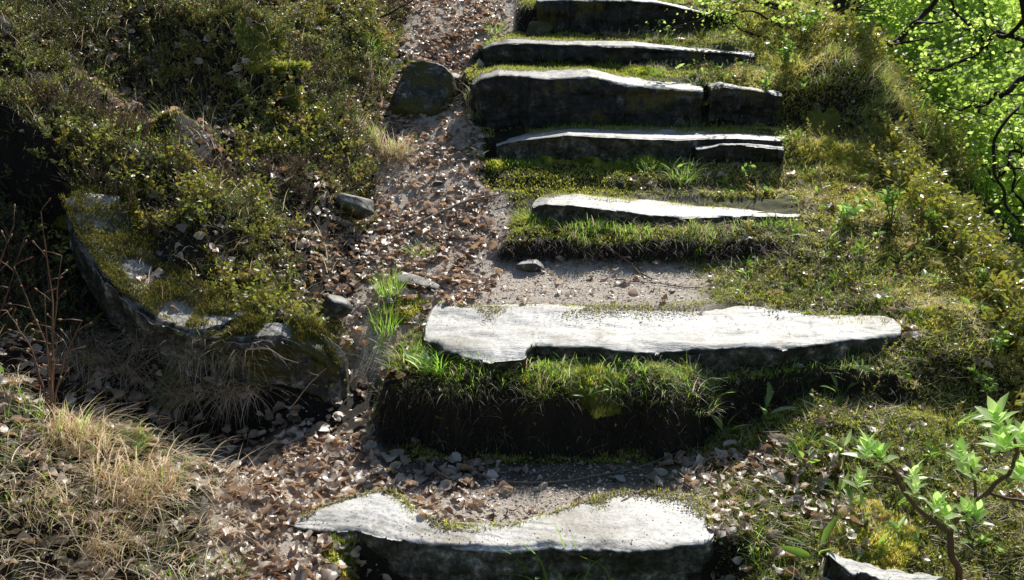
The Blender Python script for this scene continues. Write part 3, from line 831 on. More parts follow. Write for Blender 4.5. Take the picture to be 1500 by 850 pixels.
# green fine grass (thin everywhere, denser on lips of banks)
def grass_w(x, y):
    nz = sm(fbm(x * 4.3, y * 4.3, 0, 3, 60), -.05, .35)
    right = sm(x, .8, 1.1) * .8
    lip = riser(x, y) * (x > -.6) * 1.0
    left = hill_w(x, y) * .5
    fore = (y < 3.3) * (np.abs(x) > .6) * 1.0
    nz = np.where((x < -.6) & (y < 3.3), .25 + .75 * nz, nz)
    return np.maximum.reduce([right, lip * .9, left, fore]) * nz * free(x, y) * vis(x, y) * (1 - path_w(x, y))
x, y = scatter(90000, -3.2, 2.8, 2.0, 8.2, grass_w)
n = len(x)
v_, f_, t_ = blades(setz(x, y), R.uniform(0, 6.28, n), R.uniform(.03, .095, n), R.uniform(.002, .004, n), R.uniform(.3, 1.2, n), R.uniform(.2, 1.3, n), np.clip(R.normal(.55, .25, n), 0, 1), 4)
mb = MB(); mb.add(v_, f_, t_)
tag(mb.build('grass', M['green'], smooth=False), 'fine green grass growing through the moss and turf', 'grass', kind='stuff')

def fringe_w(x, y):
    w_ = np.zeros_like(x)
    for (f, lo, hi) in ((S3f, -.10, -.02), (S4f, -.12, -.02), (S5f, -.09, -.0), (S6f, -.08, 0), (S7f, -.08, 0), (S2f, -.16, -.03), (S5f, .2, .34), (S6f, .18, .3), (S7f, .2, .35)):
        yf = np.interp(x, f[:, 0], f[:, 1])
        w_ = np.where((x > f[0, 0] - .05) & (x < f[-1, 0] + .1) & (y > yf + lo) & (y < yf + hi), 1, w_)
    return w_ * sm(fbm(x * 7, y * 7, 0, 2, 61), -.1, .3)
x, y = scatter(90000, -.5, 1.8, 3.2, 7.4, fringe_w)
n = len(x)
mb = MB()
v_, f_, t_ = blades(setz(x, y), R.uniform(0, 6.28, n), R.uniform(.02, .07, n), R.uniform(.0018, .0032, n), R.uniform(.1, .9, n), R.uniform(.2, 1.3, n), np.clip(R.normal(.6, .25, n), 0, 1), 4)
mb.add(v_, f_, t_)
tag(mb.build('grass', M['green'], smooth=False), 'short grass fringe along the feet of the stone steps', 'grass', kind='stuff')

def edge_cover():
    mg = MB(); mc = MB()
    for (A_, B_, amt) in ((S1f, S1b, .5), (S2f, S2b, .8), (S3f, S3b, .8), (S4f, S4b, 1.), (S5f, behind(S5f, .26, .02), 1.), (S6f, behind(S6f, .22, .01), 1.), (S7f, behind(S7f, .25, .01), 1.)):
        a_ = resample(A_, 300); b_ = resample(B_, 300)
        n = 9000
        k = R.randint(4, 296, n)
        nz = sm(fbm(a_[k, 0] * 6, a_[k, 1] * 6, 0, 3, 81), -.15, .3)
        reach = (.015 + .09 * nz) * amt
        t = np.abs(R.normal(0, 1, n)) * reach / np.maximum(.08, np.linalg.norm(a_ - b_, axis=1)[k])
        keep = (t < .45) & (R.rand(n) < .25 + .75 * nz)
        k = k[keep]; t = t[keep]; n = len(k)
        p = b_[k] * (1 - t)[:, None] + a_[k] * t[:, None]
        p[:, 2] += .001
        g = R.rand(n) < (.25 if amt < .9 else .6)
        q = ~g
        if g.any():
            m = g.sum()
            v_, f_, t_ = blades(p[g], R.uniform(0, 6.28, m), R.uniform(.008, .028, m), R.uniform(.002, .0035, m), R.uniform(.1, 1.2, m), R.uniform(.1, 1, m), np.clip(R.normal(.5, .2, m), 0, 1), 3)
            mg.add(v_, f_, t_)
        m = q.sum()
        v_, f_, t_ = inst(np.array([(-.5, -.3, 0), (.5, -.25, .1), (.35, .35, .05), (-.4, .3, .2), (0, 0, .45)], float), [np.array([(0, 1, 4), (1, 2, 4), (2, 3, 4), (3, 0, 4)])], p[q], rand_unit(m, -.2, .2), rand_unit(m, .6, 1), R.uniform(.003, .009, m), np.clip(R.normal(.4, .25, m), 0, 1))
        mc.add(v_, f_, t_)
        n = 260     # stray crumbs anywhere on the top
        k = R.randint(6, 294, n); t = R.uniform(.05, .95, n)
        p = b_[k] * (1 - t)[:, None] + a_[k] * t[:, None]
        v_, f_, t_ = inst(np.array([(-.5, -.3, 0), (.5, -.25, .1), (.35, .35, .05), (-.4, .3, .2), (0, 0, .45)], float), [np.array([(0, 1, 4), (1, 2, 4), (2, 3, 4), (3, 0, 4)])], p, rand_unit(n, -.2, .2), rand_unit(n, .6, 1), R.uniform(.002, .007, n), np.clip(R.normal(.2, .2, n), 0, 1))
        mc.add(v_, f_, t_)
    tag(mg.build('moss', M['moss'], smooth=False), 'moss creeping over the back edges of the stone steps', 'moss', kind='stuff')
    tag(mc.build('soil_crumbs', M['crumb'], smooth=False), 'soil and grit spilling onto the stone steps', 'soil crumbs', kind='stuff')
edge_cover()

# dry grass, mostly foreground left, also thin on right
def dry_w(x, y):
    fore = (1 - hill_w(x, y)) * sm(-x, .78, .98) * (y < 3.9) * (.15 + .6 * sm(fbm(x * 4, y * 4, 0, 2, 64), -.3, .2))
    right = sm(x, .6, .9) * (.06 + .3 * sm(fbm(x * 5, y * 5, 0, 2, 67), -.05, .3))
    lip = riser(x, y) * .35 * (y < 8)
    left = hill_w(x, y) * .16 * sm(fbm(x * 3, y * 3, 0, 2, 66), -.1, .3)
    return np.maximum.reduce([fore, right, lip, left]) * free(x, y) * vis(x, y) * (1 - .97*path_w(x, y))
x, y = scatter(75000, -3.2, 2.8, 1.6, 8.2, dry_w)
n = len(x)
yaw = np.where(x < -.7, R.normal(-.9, .9, n), R.uniform(0, 6.28, n))
v_, f_, t_ = blades(setz(x, y), yaw, np.where(x > .5, R.uniform(.02, .09, n), R.uniform(.05, .17, n)), np.where(x > .5, R.uniform(.0012, .0026, n), R.uniform(.0016, .0038, n)), R.uniform(.3, 1.2, n), R.uniform(.4, 1.6, n), np.clip(R.normal(.6, .25, n), 0, 1), 5, R.normal(0, .5, n))
mb = MB(); mb.add(v_, f_, t_)
tag(mb.build('dry_grass', M['dry'], smooth=False), 'matted dry straw grass on the left foreground slope and bank lips', 'grass', kind='stuff')

x, y = scatter(3600, -2.2, -.72, 1.7, 3.25, lambda x, y: (1 - hill_w(x, y)) * sm(-x - .12 * (3.0 - y), .72, .95) * vis(x, y) * sm(fbm(x * 3.3, y * 3.3, 0, 2, 65), -.3, .1))
n = len(x)
v_, f_, t_ = blades(setz(x, y, .01), R.normal(-.9, .8, n), R.uniform(.07, .24, n), R.uniform(.002, .0046, n), R.uniform(.5, 1.45, n), R.uniform(.2, 1.3, n), np.clip(R.normal(.74, .22, n) - .5 * (R.rand(n) < .2), 0, 1), 6, R.normal(0, .6, n))
mb = MB(); mb.add(v_, f_, t_)
x, y = scatter(36000, .6, 2.2, 2.3, 7.5, lambda x, y: free(x, y) * vis(x, y) * .6 * sm(fbm(x * 4, y * 4, 0, 2, 68), -.3, .2))      # flat strands in the moss
n = len(x)
v_, f_, t_ = blades(setz(x, y, .012), R.uniform(0, 6.28, n), R.uniform(.03, .11, n), R.uniform(.001, .0026, n), R.uniform(1.0, 1.6, n), R.normal(0, .6, n), np.clip(R.normal(.7, .22, n), 0, 1), 4)
mb.add(v_, f_, t_)
tag(mb.build('dry_grass', M['dry'], smooth=False), 'long bleached straw lying on the lower left slope and in the moss at right', 'grass', kind='stuff')

x, y = scatter(22000, 1.55, 2.7, 3.4, 8.0, lambda x, y: vis(x, y) * (.35 + .65 * (y > 5.3)))
n = len(x)
v_, f_, t_ = blades(setz(x, y, .004), R.normal(-1.0, .9, n), R.uniform(.04, .13, n), R.uniform(.0016, .0036, n), R.uniform(.7, 1.5, n), R.uniform(.2, 1.0, n), np.clip(R.normal(.65, .25, n), 0, 1), 5)
mb = MB(); mb.add(v_, f_, t_)
tag(mb.build('grass', M['moss'], smooth=False), 'yellowish grass draping over the right crest beside the upper steps', 'grass', kind='stuff')

# hanging roots and turf threads on bank faces (dark undersides)
xa, ya = scatter(200000, -.6, 1.7, 3.2, 3.5, lambda x, y: riser(x, y) * .09 * (.2 + .8 * sm(fbm(x * 6, y * 2, 0, 2, 77), -.2, .3)))
xb, yb = scatter(200000, -.2, 1.3, 4.45, 4.72, lambda x, y: riser(x, y) * .03)
xc_, yc_ = scatter(60000, -.6, 1.7, 3.3, 7.2, lambda x, y: riser(x, y) * free(x, y) * .35)
x = np.concatenate([xa, xb, xc_]); y = np.concatenate([ya, yb, yc_])
n = len(x)
v_, f_, t_ = blades(setz(x, y, .006), R.normal(-1.57, .9, n), R.uniform(.02, .13, n), R.uniform(.0012, .003, n), R.uniform(1.2, 2.0, n), R.uniform(.6, 1.6, n), np.clip(R.normal(.12, .2, n), 0, 1), 4)
mb = MB(); mb.add(v_, f_, t_)
tag(mb.build('roots', M['root'], smooth=False), 'fine roots and dead turf hanging down the bank faces', 'roots', kind='stuff')

# right hand slope beyond the crest: long soft grass and leaves
x, y = scatter(60000, 2.35, 7.0, 2.5, 14, lambda x, y: vis(x, y) * (.9 - .06 * (y - 3)) * (x < .56 * y + .3))
n = len(x)
v_, f_, t_ = blades(setz(x, y), R.uniform(0, 6.28, n), R.uniform(.08, .26, n), R.uniform(.004, .010, n), R.uniform(.1, .9, n), R.uniform(.4, 1.6, n), np.clip(R.normal(.45, .25, n), 0, 1), 4)
mb = MB(); mb.add(v_, f_, t_)
tag(mb.build('grass', M['slope'], smooth=False), 'long soft green grass on the steep slope falling away right', 'grass', kind='stuff')

# ------------------------------------------------------------------ dead leaves
def dead_tmpl(seed):
    rs = np.random.RandomState(seed)
    nx, nyy = 5, 4
    V = []
    c1 = rs.uniform(-1.6, 1.6); c2 = rs.uniform(-1.3, 1.3); ph = rs.uniform(0, 6)
    for i in range(nx):
        s = i / (nx - 1)
        w = (.10 + .9 * math.sin(math.pi * min(1, s * .93 + .05)) ** .8) * .34
        for j in range(nyy):
            t = j / (nyy - 1) * 2 - 1
            xx = s + rs.normal(0, .03); yy = t * w + rs.normal(0, .025)
            zz = c1 * .5 * (s - .5) ** 2 + c2 * yy * yy * 2.2 + .10 * math.sin(5 * s + 4 * t + ph) + rs.normal(0, .025) + .05
            V.append((xx - .5, yy, zz))
    f = [(i * nyy + j, i * nyy + j + 1, (i + 1) * nyy + j + 1, (i + 1) * nyy + j) for i in range(nx - 1) for j in range(nyy - 1)]
    V = np.array(V)
    # stalk
    e = V[:nyy].mean(0)
    st = np.array([e + [0, -.012, 0], e + [0, .012, 0], e + [-.28, rs.normal(0, .05), .03]])
    return np.vstack([V, st]), [np.array(f), np.array([[nx * nyy, nx * nyy + 1, nx * nyy + 2]])]
DEAD = [dead_tmpl(s) for s in range(10)]

def litter_w(x, y):
    nz = sm(fbm(x * 4, y * 4, 0, 2, 70), -.35, .2)
    gully = path_w(x, y) * sm(-x, -.05, .25) * (.6 + .4 * sm(fbm(x * 6, y * 6, 0, 2, 74), -.25, .15))
    nearpath = path_w(x, y) * (y < 3.42) * (.26 - .18 * sm(x, -.45, .0))
    land = path_w(x, y) * .07
    rim = (1 - path_w(x, y)) * np.exp(-np.abs(x + .82) / .18) * .9
    hollow = (y < 3.9) * (x < -.75) * (1 - hill_w(x, y)) * (.34 + .2 * (y > 3.1))
    left = hill_w(x, y) * .26 * sm(fbm(x * 2.3, y * 2.3, 0, 2, 72), -.15, .2)
    right = (x > .6) * .05 + (x > .55) * (y < 3.3) * (x < 1.1) * .4
    return np.maximum.reduce([gully, nearpath, land, rim, hollow, left, right]) * (.3 + .7 * nz) * free(x, y) * vis(x, y)
x, y = scatter(85000, -3.0, 2.4, 2.0, 8.2, litter_w)
n = len(x)
print('dead leaves', n)
pos = setz(x, y, .0) + np.stack([0 * x, 0 * x, R.uniform(.002, .022, n)], -1)
nr = Hn(x, y) + R.normal(0, .38, (n, 3))
ax = rand_unit(n, -.3, .3)
sz = (.020 + .040 * R.rand(n) ** 1.3) * np.where(y < 3.5, 1.0, .95)
ti = np.clip(R.normal(.52, .24, n), 0, 1)
wd = R.uniform(.6, 1.5, n)
pick = R.randint(0, 10, n)
# largest in the picture are individuals
score = sz / y * (path_w(x, y) > .3) * (np.abs(x) < .47 * y)
ids = np.argsort(-score)[:280]
mask = np.ones(n, bool); mask[ids] = False
mb = MB()
for k in range(10):
    m = mask & (pick == k)
    v_, f_, t_ = inst(DEAD[k][0], DEAD[k][1], pos[m], ax[m], nr[m], sz[m], ti[m], wd[m]); mb.add(v_, f_, t_)
xf, yf_ = scatter(30000, -1.8, 1.8, 2.1, 7.6, lambda x, y: np.maximum(path_w(x, y) * .6, .2) * vis(x, y) * free(x, y))
m = len(xf)
v_, f_, t_ = inst(SMALL[0] * np.array([1, 1.2, 1.5]), SMALL[1], setz(xf, yf_, .004), rand_unit(m, -.3, .3), Hn(xf, yf_) + R.normal(0, .35, (m, 3)), R.uniform(.006, .018, m), np.clip(R.normal(.45, .28, m), 0, 1))
mb.add(v_, f_, t_)
tag(mb.build('leaf_litter', M['dead'], smooth=True), 'dry brown leaf litter filling the gully and path', 'leaf litter', kind='stuff')
for i_ in ids:
    k = pick[i_]
    v_, f_, t_ = inst(DEAD[k][0], DEAD[k][1], np.zeros((1, 3)), ax[i_:i_ + 1], nr[i_:i_ + 1], sz[i_], ti[i_], wd[i_])
    o = mesh_np('fallen_leaf', v_, f_, M['dead'], None, {'tint': t_}, True)
    o.location = pos[i_]
    low = y[i_] < 3.5
    tag(o, 'curled dry brown leaf on the trodden soil near the lowest step' if low else 'curled dry brown leaf in the leafy gully left of the steps', 'fallen leaf',
        'fallen leaves near the lowest step' if low else 'fallen leaves in the gully')

# crumbs, needles on the soil
x, y = scatter(60000, -1.6, 1.6, 2.2, 7.6, lambda x, y: np.maximum(path_w(x, y), .06) * free(x, y) * vis(x, y))
n = len(x)
pos = setz(x, y, .001)
v_, f_, t_ = inst(np.array([(-.5, -.3, 0), (.5, -.25, .1), (.35, .35, .05), (-.4, .3, .2), (0, 0, .45)], float), [np.array([(0, 1, 4), (1, 2, 4), (2, 3, 4), (3, 0, 4)])],
                  pos, rand_unit(n, -.2, .2), Hn(x, y) + R.normal(0, .2, (n, 3)), R.uniform(.003, .010, n) * (1 + 1.2 * (R.rand(n) < .06)), np.clip(R.normal(.72, .28, n), 0, 1))
mb = MB(); mb.add(v_, f_, t_)
x, y = scatter(22000, -1.6, 1.6, 2.2, 7.6, lambda x, y: np.maximum(path_w(x, y), .1) * free(x, y) * vis(x, y))
n = len(x)
v_, f_, t_ = blades(setz(x, y, .004), R.uniform(0, 6.28, n), R.uniform(.015, .06, n), R.uniform(.001, .0022, n), R.normal(1.5, .12, n), R.normal(0, .4, n), np.clip(R.normal(.6, .3, n), 0, 1), 3)
mb.add(v_, f_, t_)
tag(mb.build('soil_crumbs', M['crumb'], smooth=False), 'loose crumbs and needles strewn over the trodden soil', 'soil crumbs', kind='stuff')

# ------------------------------------------------------------------ grass tufts (each a thing)
def hit(px, py, lo=1.8, hi=9.5):
    """first ground point along the photo ray"""
    d = np.linspace(lo, hi, 1500)
    pts = np.array([P(px, py, q) for q in (lo, hi)])
    t = (d - lo) / (hi - lo)
    pp = pts[0][None] * (1 - t)[:, None] + pts[1][None] * t[:, None]
    z = H(pp[:, 0], pp[:, 1])
    k = np.argmax(z > pp[:, 2])
    if z[k] <= pp[k, 2]: return None
    return np.array([pp[k, 0], pp[k, 1], z[k]])

def tuft(px, py, label, n=110, h=.14, r=.05, mat='dry', lean=(.2, .9), bend=(.6, 1.6), yaw=None, w=.0026, mix=0.0, group=None, name='grass_tuft', seed=0, clump=True):
    b = hit(px, py)
    if b is None: print('NO HIT', label); return
    rs = np.random.RandomState(seed + int(px) * 7 + int(py))
    a = rs.uniform(0, 6.28, n); rr = r * np.sqrt(rs.rand(n))
    x = b[0] + rr * np.cos(a); y = b[1] + rr * np.sin(a)
    z = np.clip(H(x, y), b[2] - .07, b[2] + .07)
    ya = a + rs.normal(0, .5, n) if yaw is None else rs.normal(yaw, .6, n)
    L = h * rs.uniform(.5, 1.15, n)
    root = empty(name, b)
    def mk(m, mt, nm, tmean):
        if m.sum() < 4: return
        k = m.sum()
        v_, f_, t_ = blades(np.stack([x, y, z - .004], -1)[m] - b, ya[m], L[m], w * rs.uniform(.6, 1.3, k), rs.uniform(*lean, k), rs.uniform(*bend, k), np.clip(rs.normal(tmean + .08, .25, k), 0, 1), 6, rs.normal(0, .4, k))
        mbb = MB(); mbb.add(v_, f_, t_); mbb.build(nm, M[mt], root, False)
    g = rs.rand(n) < mix
    mk(~g, mat, 'blades', .6)
    if mix: mk(g, 'green' if mat == 'dry' else 'dry', 'green_blades' if mat == 'dry' else 'dry_blades', .6)
    return tag(root, label, 'grass tuft', group)

TL = [
 # px py label kwargs
 (200, 715, 'big pale straw tuft spilling down the sunny left foreground slope', dict(n=420, h=.26, r=.13, w=.0042, yaw=-1.0, lean=(.3, 1.1), bend=(.6, 1.5), mix=.06)),
 (110, 640, 'straw tuft above the big pale one at the left edge', dict(n=320, h=.22, r=.10, yaw=-.8, mix=.15, w=.0038)),
 (60, 740, 'straw tuft with pink brown leaves at the lower left edge', dict(n=180, h=.17, r=.08, yaw=-.9, mix=.2)),
 (150, 800, 'straw tuft in the lower left corner of the slope', dict(n=180, h=.16, r=.08, yaw=-.9, mix=.15)),
 (190, 655, 'fresh green tuft among straw on the left foreground slope', dict(n=110, h=.11, r=.05, mat='green', yaw=.5)),
 (40, 620, 'small green tuft at the left border over straw', dict(n=80, h=.09, r=.05, mat='green')),
 (250, 830, 'green tuft at the bottom edge left of the lowest step', dict(n=90, h=.08, r=.07, mat='green')),
 (330, 835, 'thin green tuft near the bottom edge beside the dirt path', dict(n=60, h=.07, r=.05, mat='green')),
 (120, 520, 'drooping straw tuft under the dark hollow at left', dict(n=380, h=.28, r=.10, yaw=-1.2, lean=(.5, 1.3))),
 (200, 530, 'grey drooping tuft below the bare rock face', dict(n=380, h=.28, r=.10, yaw=-1.3, lean=(.5, 1.3))),
 (280, 560, 'shaded drooping tuft hanging over the leafy hollow', dict(n=380, h=.27, r=.09, yaw=-1.5, lean=(.5, 1.3), mix=.08)),
 (350, 545, 'long shaded tuft hanging from the low rock ledge', dict(n=380, h=.27, r=.09, yaw=-1.5, lean=(.6, 1.4))),
 (575, 225, 'large drooping straw tuft at the left edge of the gully', dict(n=300, h=.22, r=.09, yaw=-1.2, lean=(.3, 1.2), mix=.12)),
 (540, 205, 'straw tuft just above the large drooping gully tuft', dict(n=180, h=.18, r=.08, yaw=-1.2, mix=.25)),
 (700, 160, 'brown tuft drooping at the left foot of the fifth step', dict(n=220, h=.18, r=.07, yaw=-1.7, lean=(.3, 1.2), mix=.3)),
 (540, 60, 'green tuft on the bank lip by the upper gully', dict(n=160, h=.15, r=.08, mat='green', mix=.4)),
 (550, 110, 'half dry tuft overhanging the upper gully bank', dict(n=160, h=.16, r=.08, mat='green', mix=.5, yaw=-1.0)),
 (725, 45, 'bright green tuft left of the topmost step', dict(n=120, h=.12, r=.06, mat='green', mix=.3)),
 (615, 372, 'round green tuft growing in the leaf filled gully', dict(n=170, h=.085, r=.06, mat='green', mix=.15)),
 (570, 430, 'tall green tuft at the left end of the second step', dict(n=150, h=.13, r=.06, mat='green', mix=.12, bend=(.2, .8), lean=(.05, .5))),
 (565, 480, 'green tuft beside the mossy left end of the second step', dict(n=130, h=.11, r=.06, mat='green', mix=.1, bend=(.2, .8), lean=(.05, .5))),
 (595, 520, 'broad green tuft at the front left corner of the grassy bank', dict(n=150, h=.12, r=.07, mat='green', mix=.25)),
 (645, 540, 'bright blade tuft on the lip of the grassy bank below the second step', dict(n=110, h=.12, r=.05, mat='green', w=.005)),
 (730, 550, 'short tuft on the bank lip under the notch of the second step', dict(n=110, h=.07, r=.06, mat='green', mix=.4)),
 (860, 548, 'mossy green tuft in the middle of the bank lip', dict(n=150, h=.07, r=.08, mat='green', mix=.3)),
 (960, 555, 'mossy green tuft at the right of the bank lip', dict(n=150, h=.07, r=.08, mat='green', mix=.3)),
 (850, 345, 'grass hanging over the dark left part of the third step bank', dict(n=180, h=.10, r=.09, mat='green', mix=.4, yaw=-1.5)),
 (930, 340, 'mossy grass hanging over the middle of the third step bank', dict(n=180, h=.09, r=.09, mat='green', mix=.4, yaw=-1.5)),
 (1020, 345, 'grass hanging over the right part of the third step bank', dict(n=180, h=.09, r=.09, mat='green', mix=.4, yaw=-1.5)),
 (780, 320, 'green tuft at the left end of the third step bank', dict(n=170, h=.09, r=.07, mat='green', mix=.35)),
 (860, 330, 'grassy tuft under the lit part of the third step', dict(n=150, h=.09, r=.07, mat='green', mix=.5)),
 (940, 375, 'tiny green tuft at the foot of the third step bank', dict(n=40, h=.06, r=.03, mat='green')),
 (950, 245, 'green tuft on the moss fringe of the fourth step', dict(n=110, h=.09, r=.06, mat='green', mix=.1)),
 (1000, 262, 'bright long bladed tuft right of the fourth step moss fringe', dict(n=130, h=.13, r=.06, mat='green', mix=.15, w=.005)),
 (1035, 95, 'grass tuft on the ledge between fifth and sixth step', dict(n=110, h=.09, r=.07, mat='green', mix=.3)),
 (1020, 135, 'pale grass tuft in the gap of the fifth step', dict(n=160, h=.09, r=.08, mat='green', mix=.5)),
 (1180, 660, 'leafy green tuft in the dark ground below the second step', dict(n=70, h=.09, r=.05, mat='green', w=.004)),
 (1255, 780, 'pale grass tuft beside the flat stone at lower right', dict(n=100, h=.08, r=.06, mat='green', mix=.5)),
 (1010, 172, 'grassy tuft growing where the two stones of the fifth step meet', dict(n=260, h=.12, r=.09, mat='green', mix=.4)),
 (905, 180, 'thin grass in the shade at the foot of the fifth step', dict(n=90, h=.08, r=.09, mat='green', mix=.3)),
 (1085, 180, 'pale grass fringe before the smaller fifth stone', dict(n=220, h=.09, r=.10, mat='green', mix=.5)),
 (1110, 790, 'pale grass tuft at the right end of the lowest step', dict(n=90, h=.07, r=.06, mat='green', mix=.5)),
 (1215, 105, 'long pale grass draping over the dark hollow right of the fifth step', dict(n=240, h=.17, r=.12, mix=.4, yaw=-1.2, lean=(.4, 1.2))),
 (1260, 150, 'green and straw grass hanging beside the dark hollow', dict(n=240, h=.18, r=.10, mix=.5, yaw=-1.0, lean=(.4, 1.2))),
 (690, 548, 'short grass hanging over the bank lip below the second step', dict(n=200, h=.10, r=.09, mat='green', mix=.3, yaw=-1.5)),
 (800, 552, 'longer grass hanging at the centre of the bank lip', dict(n=200, h=.11, r=.09, mat='green', mix=.4, yaw=-1.5)),
 (910, 556, 'fine grass with moss hanging right of the centre of the bank lip', dict(n=200, h=.10, r=.09, mat='green', mix=.3, yaw=-1.5)),
 (1020, 575, 'grass at the broken right corner of the front bank', dict(n=160, h=.11, r=.07, mat='green', mix=.3)),
 (1290, 130, 'mossy straw tuft draping over the upper right crest', dict(n=200, h=.16, r=.1, mix=.45, yaw=-.8)),
 (1230, 75, 'straw tuft on the crest below the dark trunk', dict(n=200, h=.14, r=.1, mix=.45, yaw=-.8)),
 (1300, 175, 'straw tuft at the lower end of the draping crest', dict(n=180, h=.14, r=.1, mix=.5, yaw=-.8)),
]
for (a, b, lab, kw) in TL:
    tuft(a, b, lab, **kw)

# a few long green blades in front of the lowest step
def long_blades():
    root = empty('grass_tuft', PZ(800, 862, -.14))
    o0 = np.array(root.location)
    mb = MB()
    for (bx, tx, ty) in ((770, 690, 812), (780, 728, 800), (805, 762, 793), (815, 818, 800), (835, 812, 765), (850, 838, 785), (850, 895, 812), (885, 893, 812), (800, 700, 842), (900, 850, 815), (835, 870, 838)):
        p0 = PZ(bx, 865, -.15); p1 = P(tx, ty, p0[1] - random.uniform(.0, .08))
        m = (p0 + p1) / 2 + np.array([(p0[0] - p1[0]) * .18, 0, .03])
        L = smooth_line([p0, m, p1], 8)
        w = .0045 * np.linspace(1, .08, 8)
        s = np.array([1, .15, 0.])
        v_ = np.concatenate([L - s * w[:, None], L + s * w[:, None]]) - o0
        k = np.arange(7)
        mb.add(v_, np.stack([k, k + 1, k + 9, k + 8], -1), random.uniform(.5, 1))
    mb.build('blades', M['green'], root, False)
    v_, f_, t_ = inst(LEAF[0], LEAF[1], np.array([PZ(790, 846, -.06), PZ(822, 850, -.06), PZ(805, 835, -.05)]) - o0, rand_unit(3, .1, .6), rand_unit(3, .6, 1), .03, .8)
    m2 = MB(); m2.add(v_, f_, t_); m2.build('leaves', M['broad'], root)
    tag(root, 'long bright grass blades rising before the front of the lowest step', 'grass tuft')
long_blades()

# ------------------------------------------------------------------ small broad leaved plants
def plant(px, py, label, n=4, h=.07, mat='broad', seed=0, tmpl=LANCE, spread=.9, group=None, name='leafy_plant', d=None):
    b = hit(px, py)
    if b is None: print('NO HIT', label); return
    rs = np.random.RandomState(int(px) * 13 + int(py) + seed)
    root = empty(name, b)
    st = MB(); lv = MB()
    for k in range(n):
        yaw = rs.uniform(0, 6.28); le = rs.uniform(.1, .6)
        hh = h * rs.uniform(.3, .6)
        tip = np.array([math.cos(yaw) * math.sin(le), math.sin(yaw) * math.sin(le), math.cos(le)]) * hh
        v_, f_ = tube(smooth_line([np.array([0, 0, -.004]), tip * .5 + [0, 0, .004], tip], 5), [.0014, .0009], 4)
        st.add(v_, f_, .5)
        ax = np.array([[math.cos(yaw) * math.sin(le + spread * rs.uniform(.1, 1)), math.sin(yaw) * math.sin(le + spread * .5), math.cos(le + spread * rs.uniform(.2, .8))]])
        v_, f_, t_ = inst(tmpl[0], tmpl[1], tip[None], ax, np.array([[-ax[0][0] * .3, -ax[0][1] * .3, 1.0]]) + rs.normal(0, .4, (1, 3)), h * rs.uniform(.6, .95), rs.uniform(.2, 1))
        lv.add(v_, f_, t_)
    st.build('stem', M['broad'], root); lv.build('leaves', M[mat], root)
    return tag(root, label, 'small plant', group)

PL = [(608, 215+0, 'single leaf plant by the left end of the fourth step', 3, .07), (705, 235, 'two leaved plant with a white leaf below the fourth step', 3, .08),
 (873, 215, 'tilted leaf plant on the moss before the fourth step', 3, .07), (943, 262, 'white leaved plant in the moss fringe', 3, .06),
 (985, 258, 'bright leaf plant at the right end of the moss fringe', 4, .09), (808, 318, 'single oval leaf plant on the third step bank', 2, .07),
 (875, 345, 'round leaf plant in the dark third step bank', 2, .04), (1012, 335, 'leafy plant right of the third step bank', 3, .06),
 (1150, 355, 'upright dark leaf plant on the right moss slope', 3, .07), (1205, 385, 'oval leaf plant on the right moss slope', 2, .06),
 (1260, 375, 'spreading leaf plant in the middle of the right moss slope', 5, .08), (1320, 390, 'yellow green leaf plant near the right crest', 3, .07),
 (1215, 360, 'pale leaf plant below the berry sapling', 3, .07), (900, 590, 'white leaved plant on the front bank', 4, .08),
 (925, 600, 'drooping white leaf on the right of the front bank', 2, .07), (860, 590, 'small leaf plant hanging on the front bank', 3, .05),
 (620, 555, 'bright leaf plant with a white leaf at the bank corner', 5, .09), (560, 520, 'bright leaf plant in the shade left of the bank', 4, .09),
 (1045, 600, 'curved leaf plant at the right end of the front bank', 4, .10), (1060, 645, 'leafy plant in the shade right of the bank', 5, .09),
 (1120, 620, 'long white leaf plant in the dark below the second step', 4, .11), (1230, 590, 'arching leaf plant under the second step', 4, .10),
 (1400, 640, 'tall narrow leaf plant behind the leafy shrub', 4, .12), (1175, 690, 'low leafy plant on the sunny ground right of the lowest step', 5, .08),
 (1230, 670, 'leafy plant with a pale leaf near the shrub tip', 5, .08), (1225, 735, 'upright leaf plant in the lower right moss', 4, .08),
 (1265, 770, 'white leaf plant beside the lower right stone', 3, .08), (1195, 830, 'bright upright leaves left of the lower right stone', 4, .11),
 (1310, 750, 'small leaf plant below the shrub branch', 4, .06), (1345, 800, 'tiny leaf plant at the shrub foot', 4, .05),
 (135, 490, 'bright leaf plant in the dark hollow at left', 3, .10), (10, 560, 'single green leaf at the left border', 2, .10),
 (35, 105, 'bright leaf plant in the heath near the upper left corner', 3, .06), (305, 85, 'lone bright leaf in the upper left heath', 2, .05),
 (375, 120, 'upright bright leaf in the heath below the moss hummock', 2, .07), (318, 115, 'small upright leaf beside the moss hummock', 2, .06),
 (180, 120, 'bright leaf plant in the middle of the upper left heath', 2, .06), (350, 195, 'round bright leaf in the central heath', 2, .04),
 (333, 298, 'bright leaf over the lower heath', 3, .05), (745, 165, 'thin leaf plant before the fifth step', 2, .06),
 (815, 150, 'pale leaf plant on the front of the fifth step', 3, .07), (940, 170, 'oval bright leaf at the foot of the fifth step', 2, .06),
 (1030, 165, 'bright leaf beside the smaller stone of the fifth step', 2, .06), (850, 95, 'leafy plant between the fifth and sixth steps', 4, .07),
 (1100, 165, 'grassy plant at the foot of the smaller fifth stone', 4, .08), (760, 85, 'yellow green leaf plant at the left of the sixth step', 3, .06)]
for (a, b, lab, n, h) in PL:
    big = b > 500
    plant(a, b, lab, n=n, h=h * (1.1 if big else 1.0), mat='pale' if ('white' in lab or 'pale' in lab) else 'broad', tmpl=LANCE if n > 2 else leaf_tmpl(.38, .15, .2))

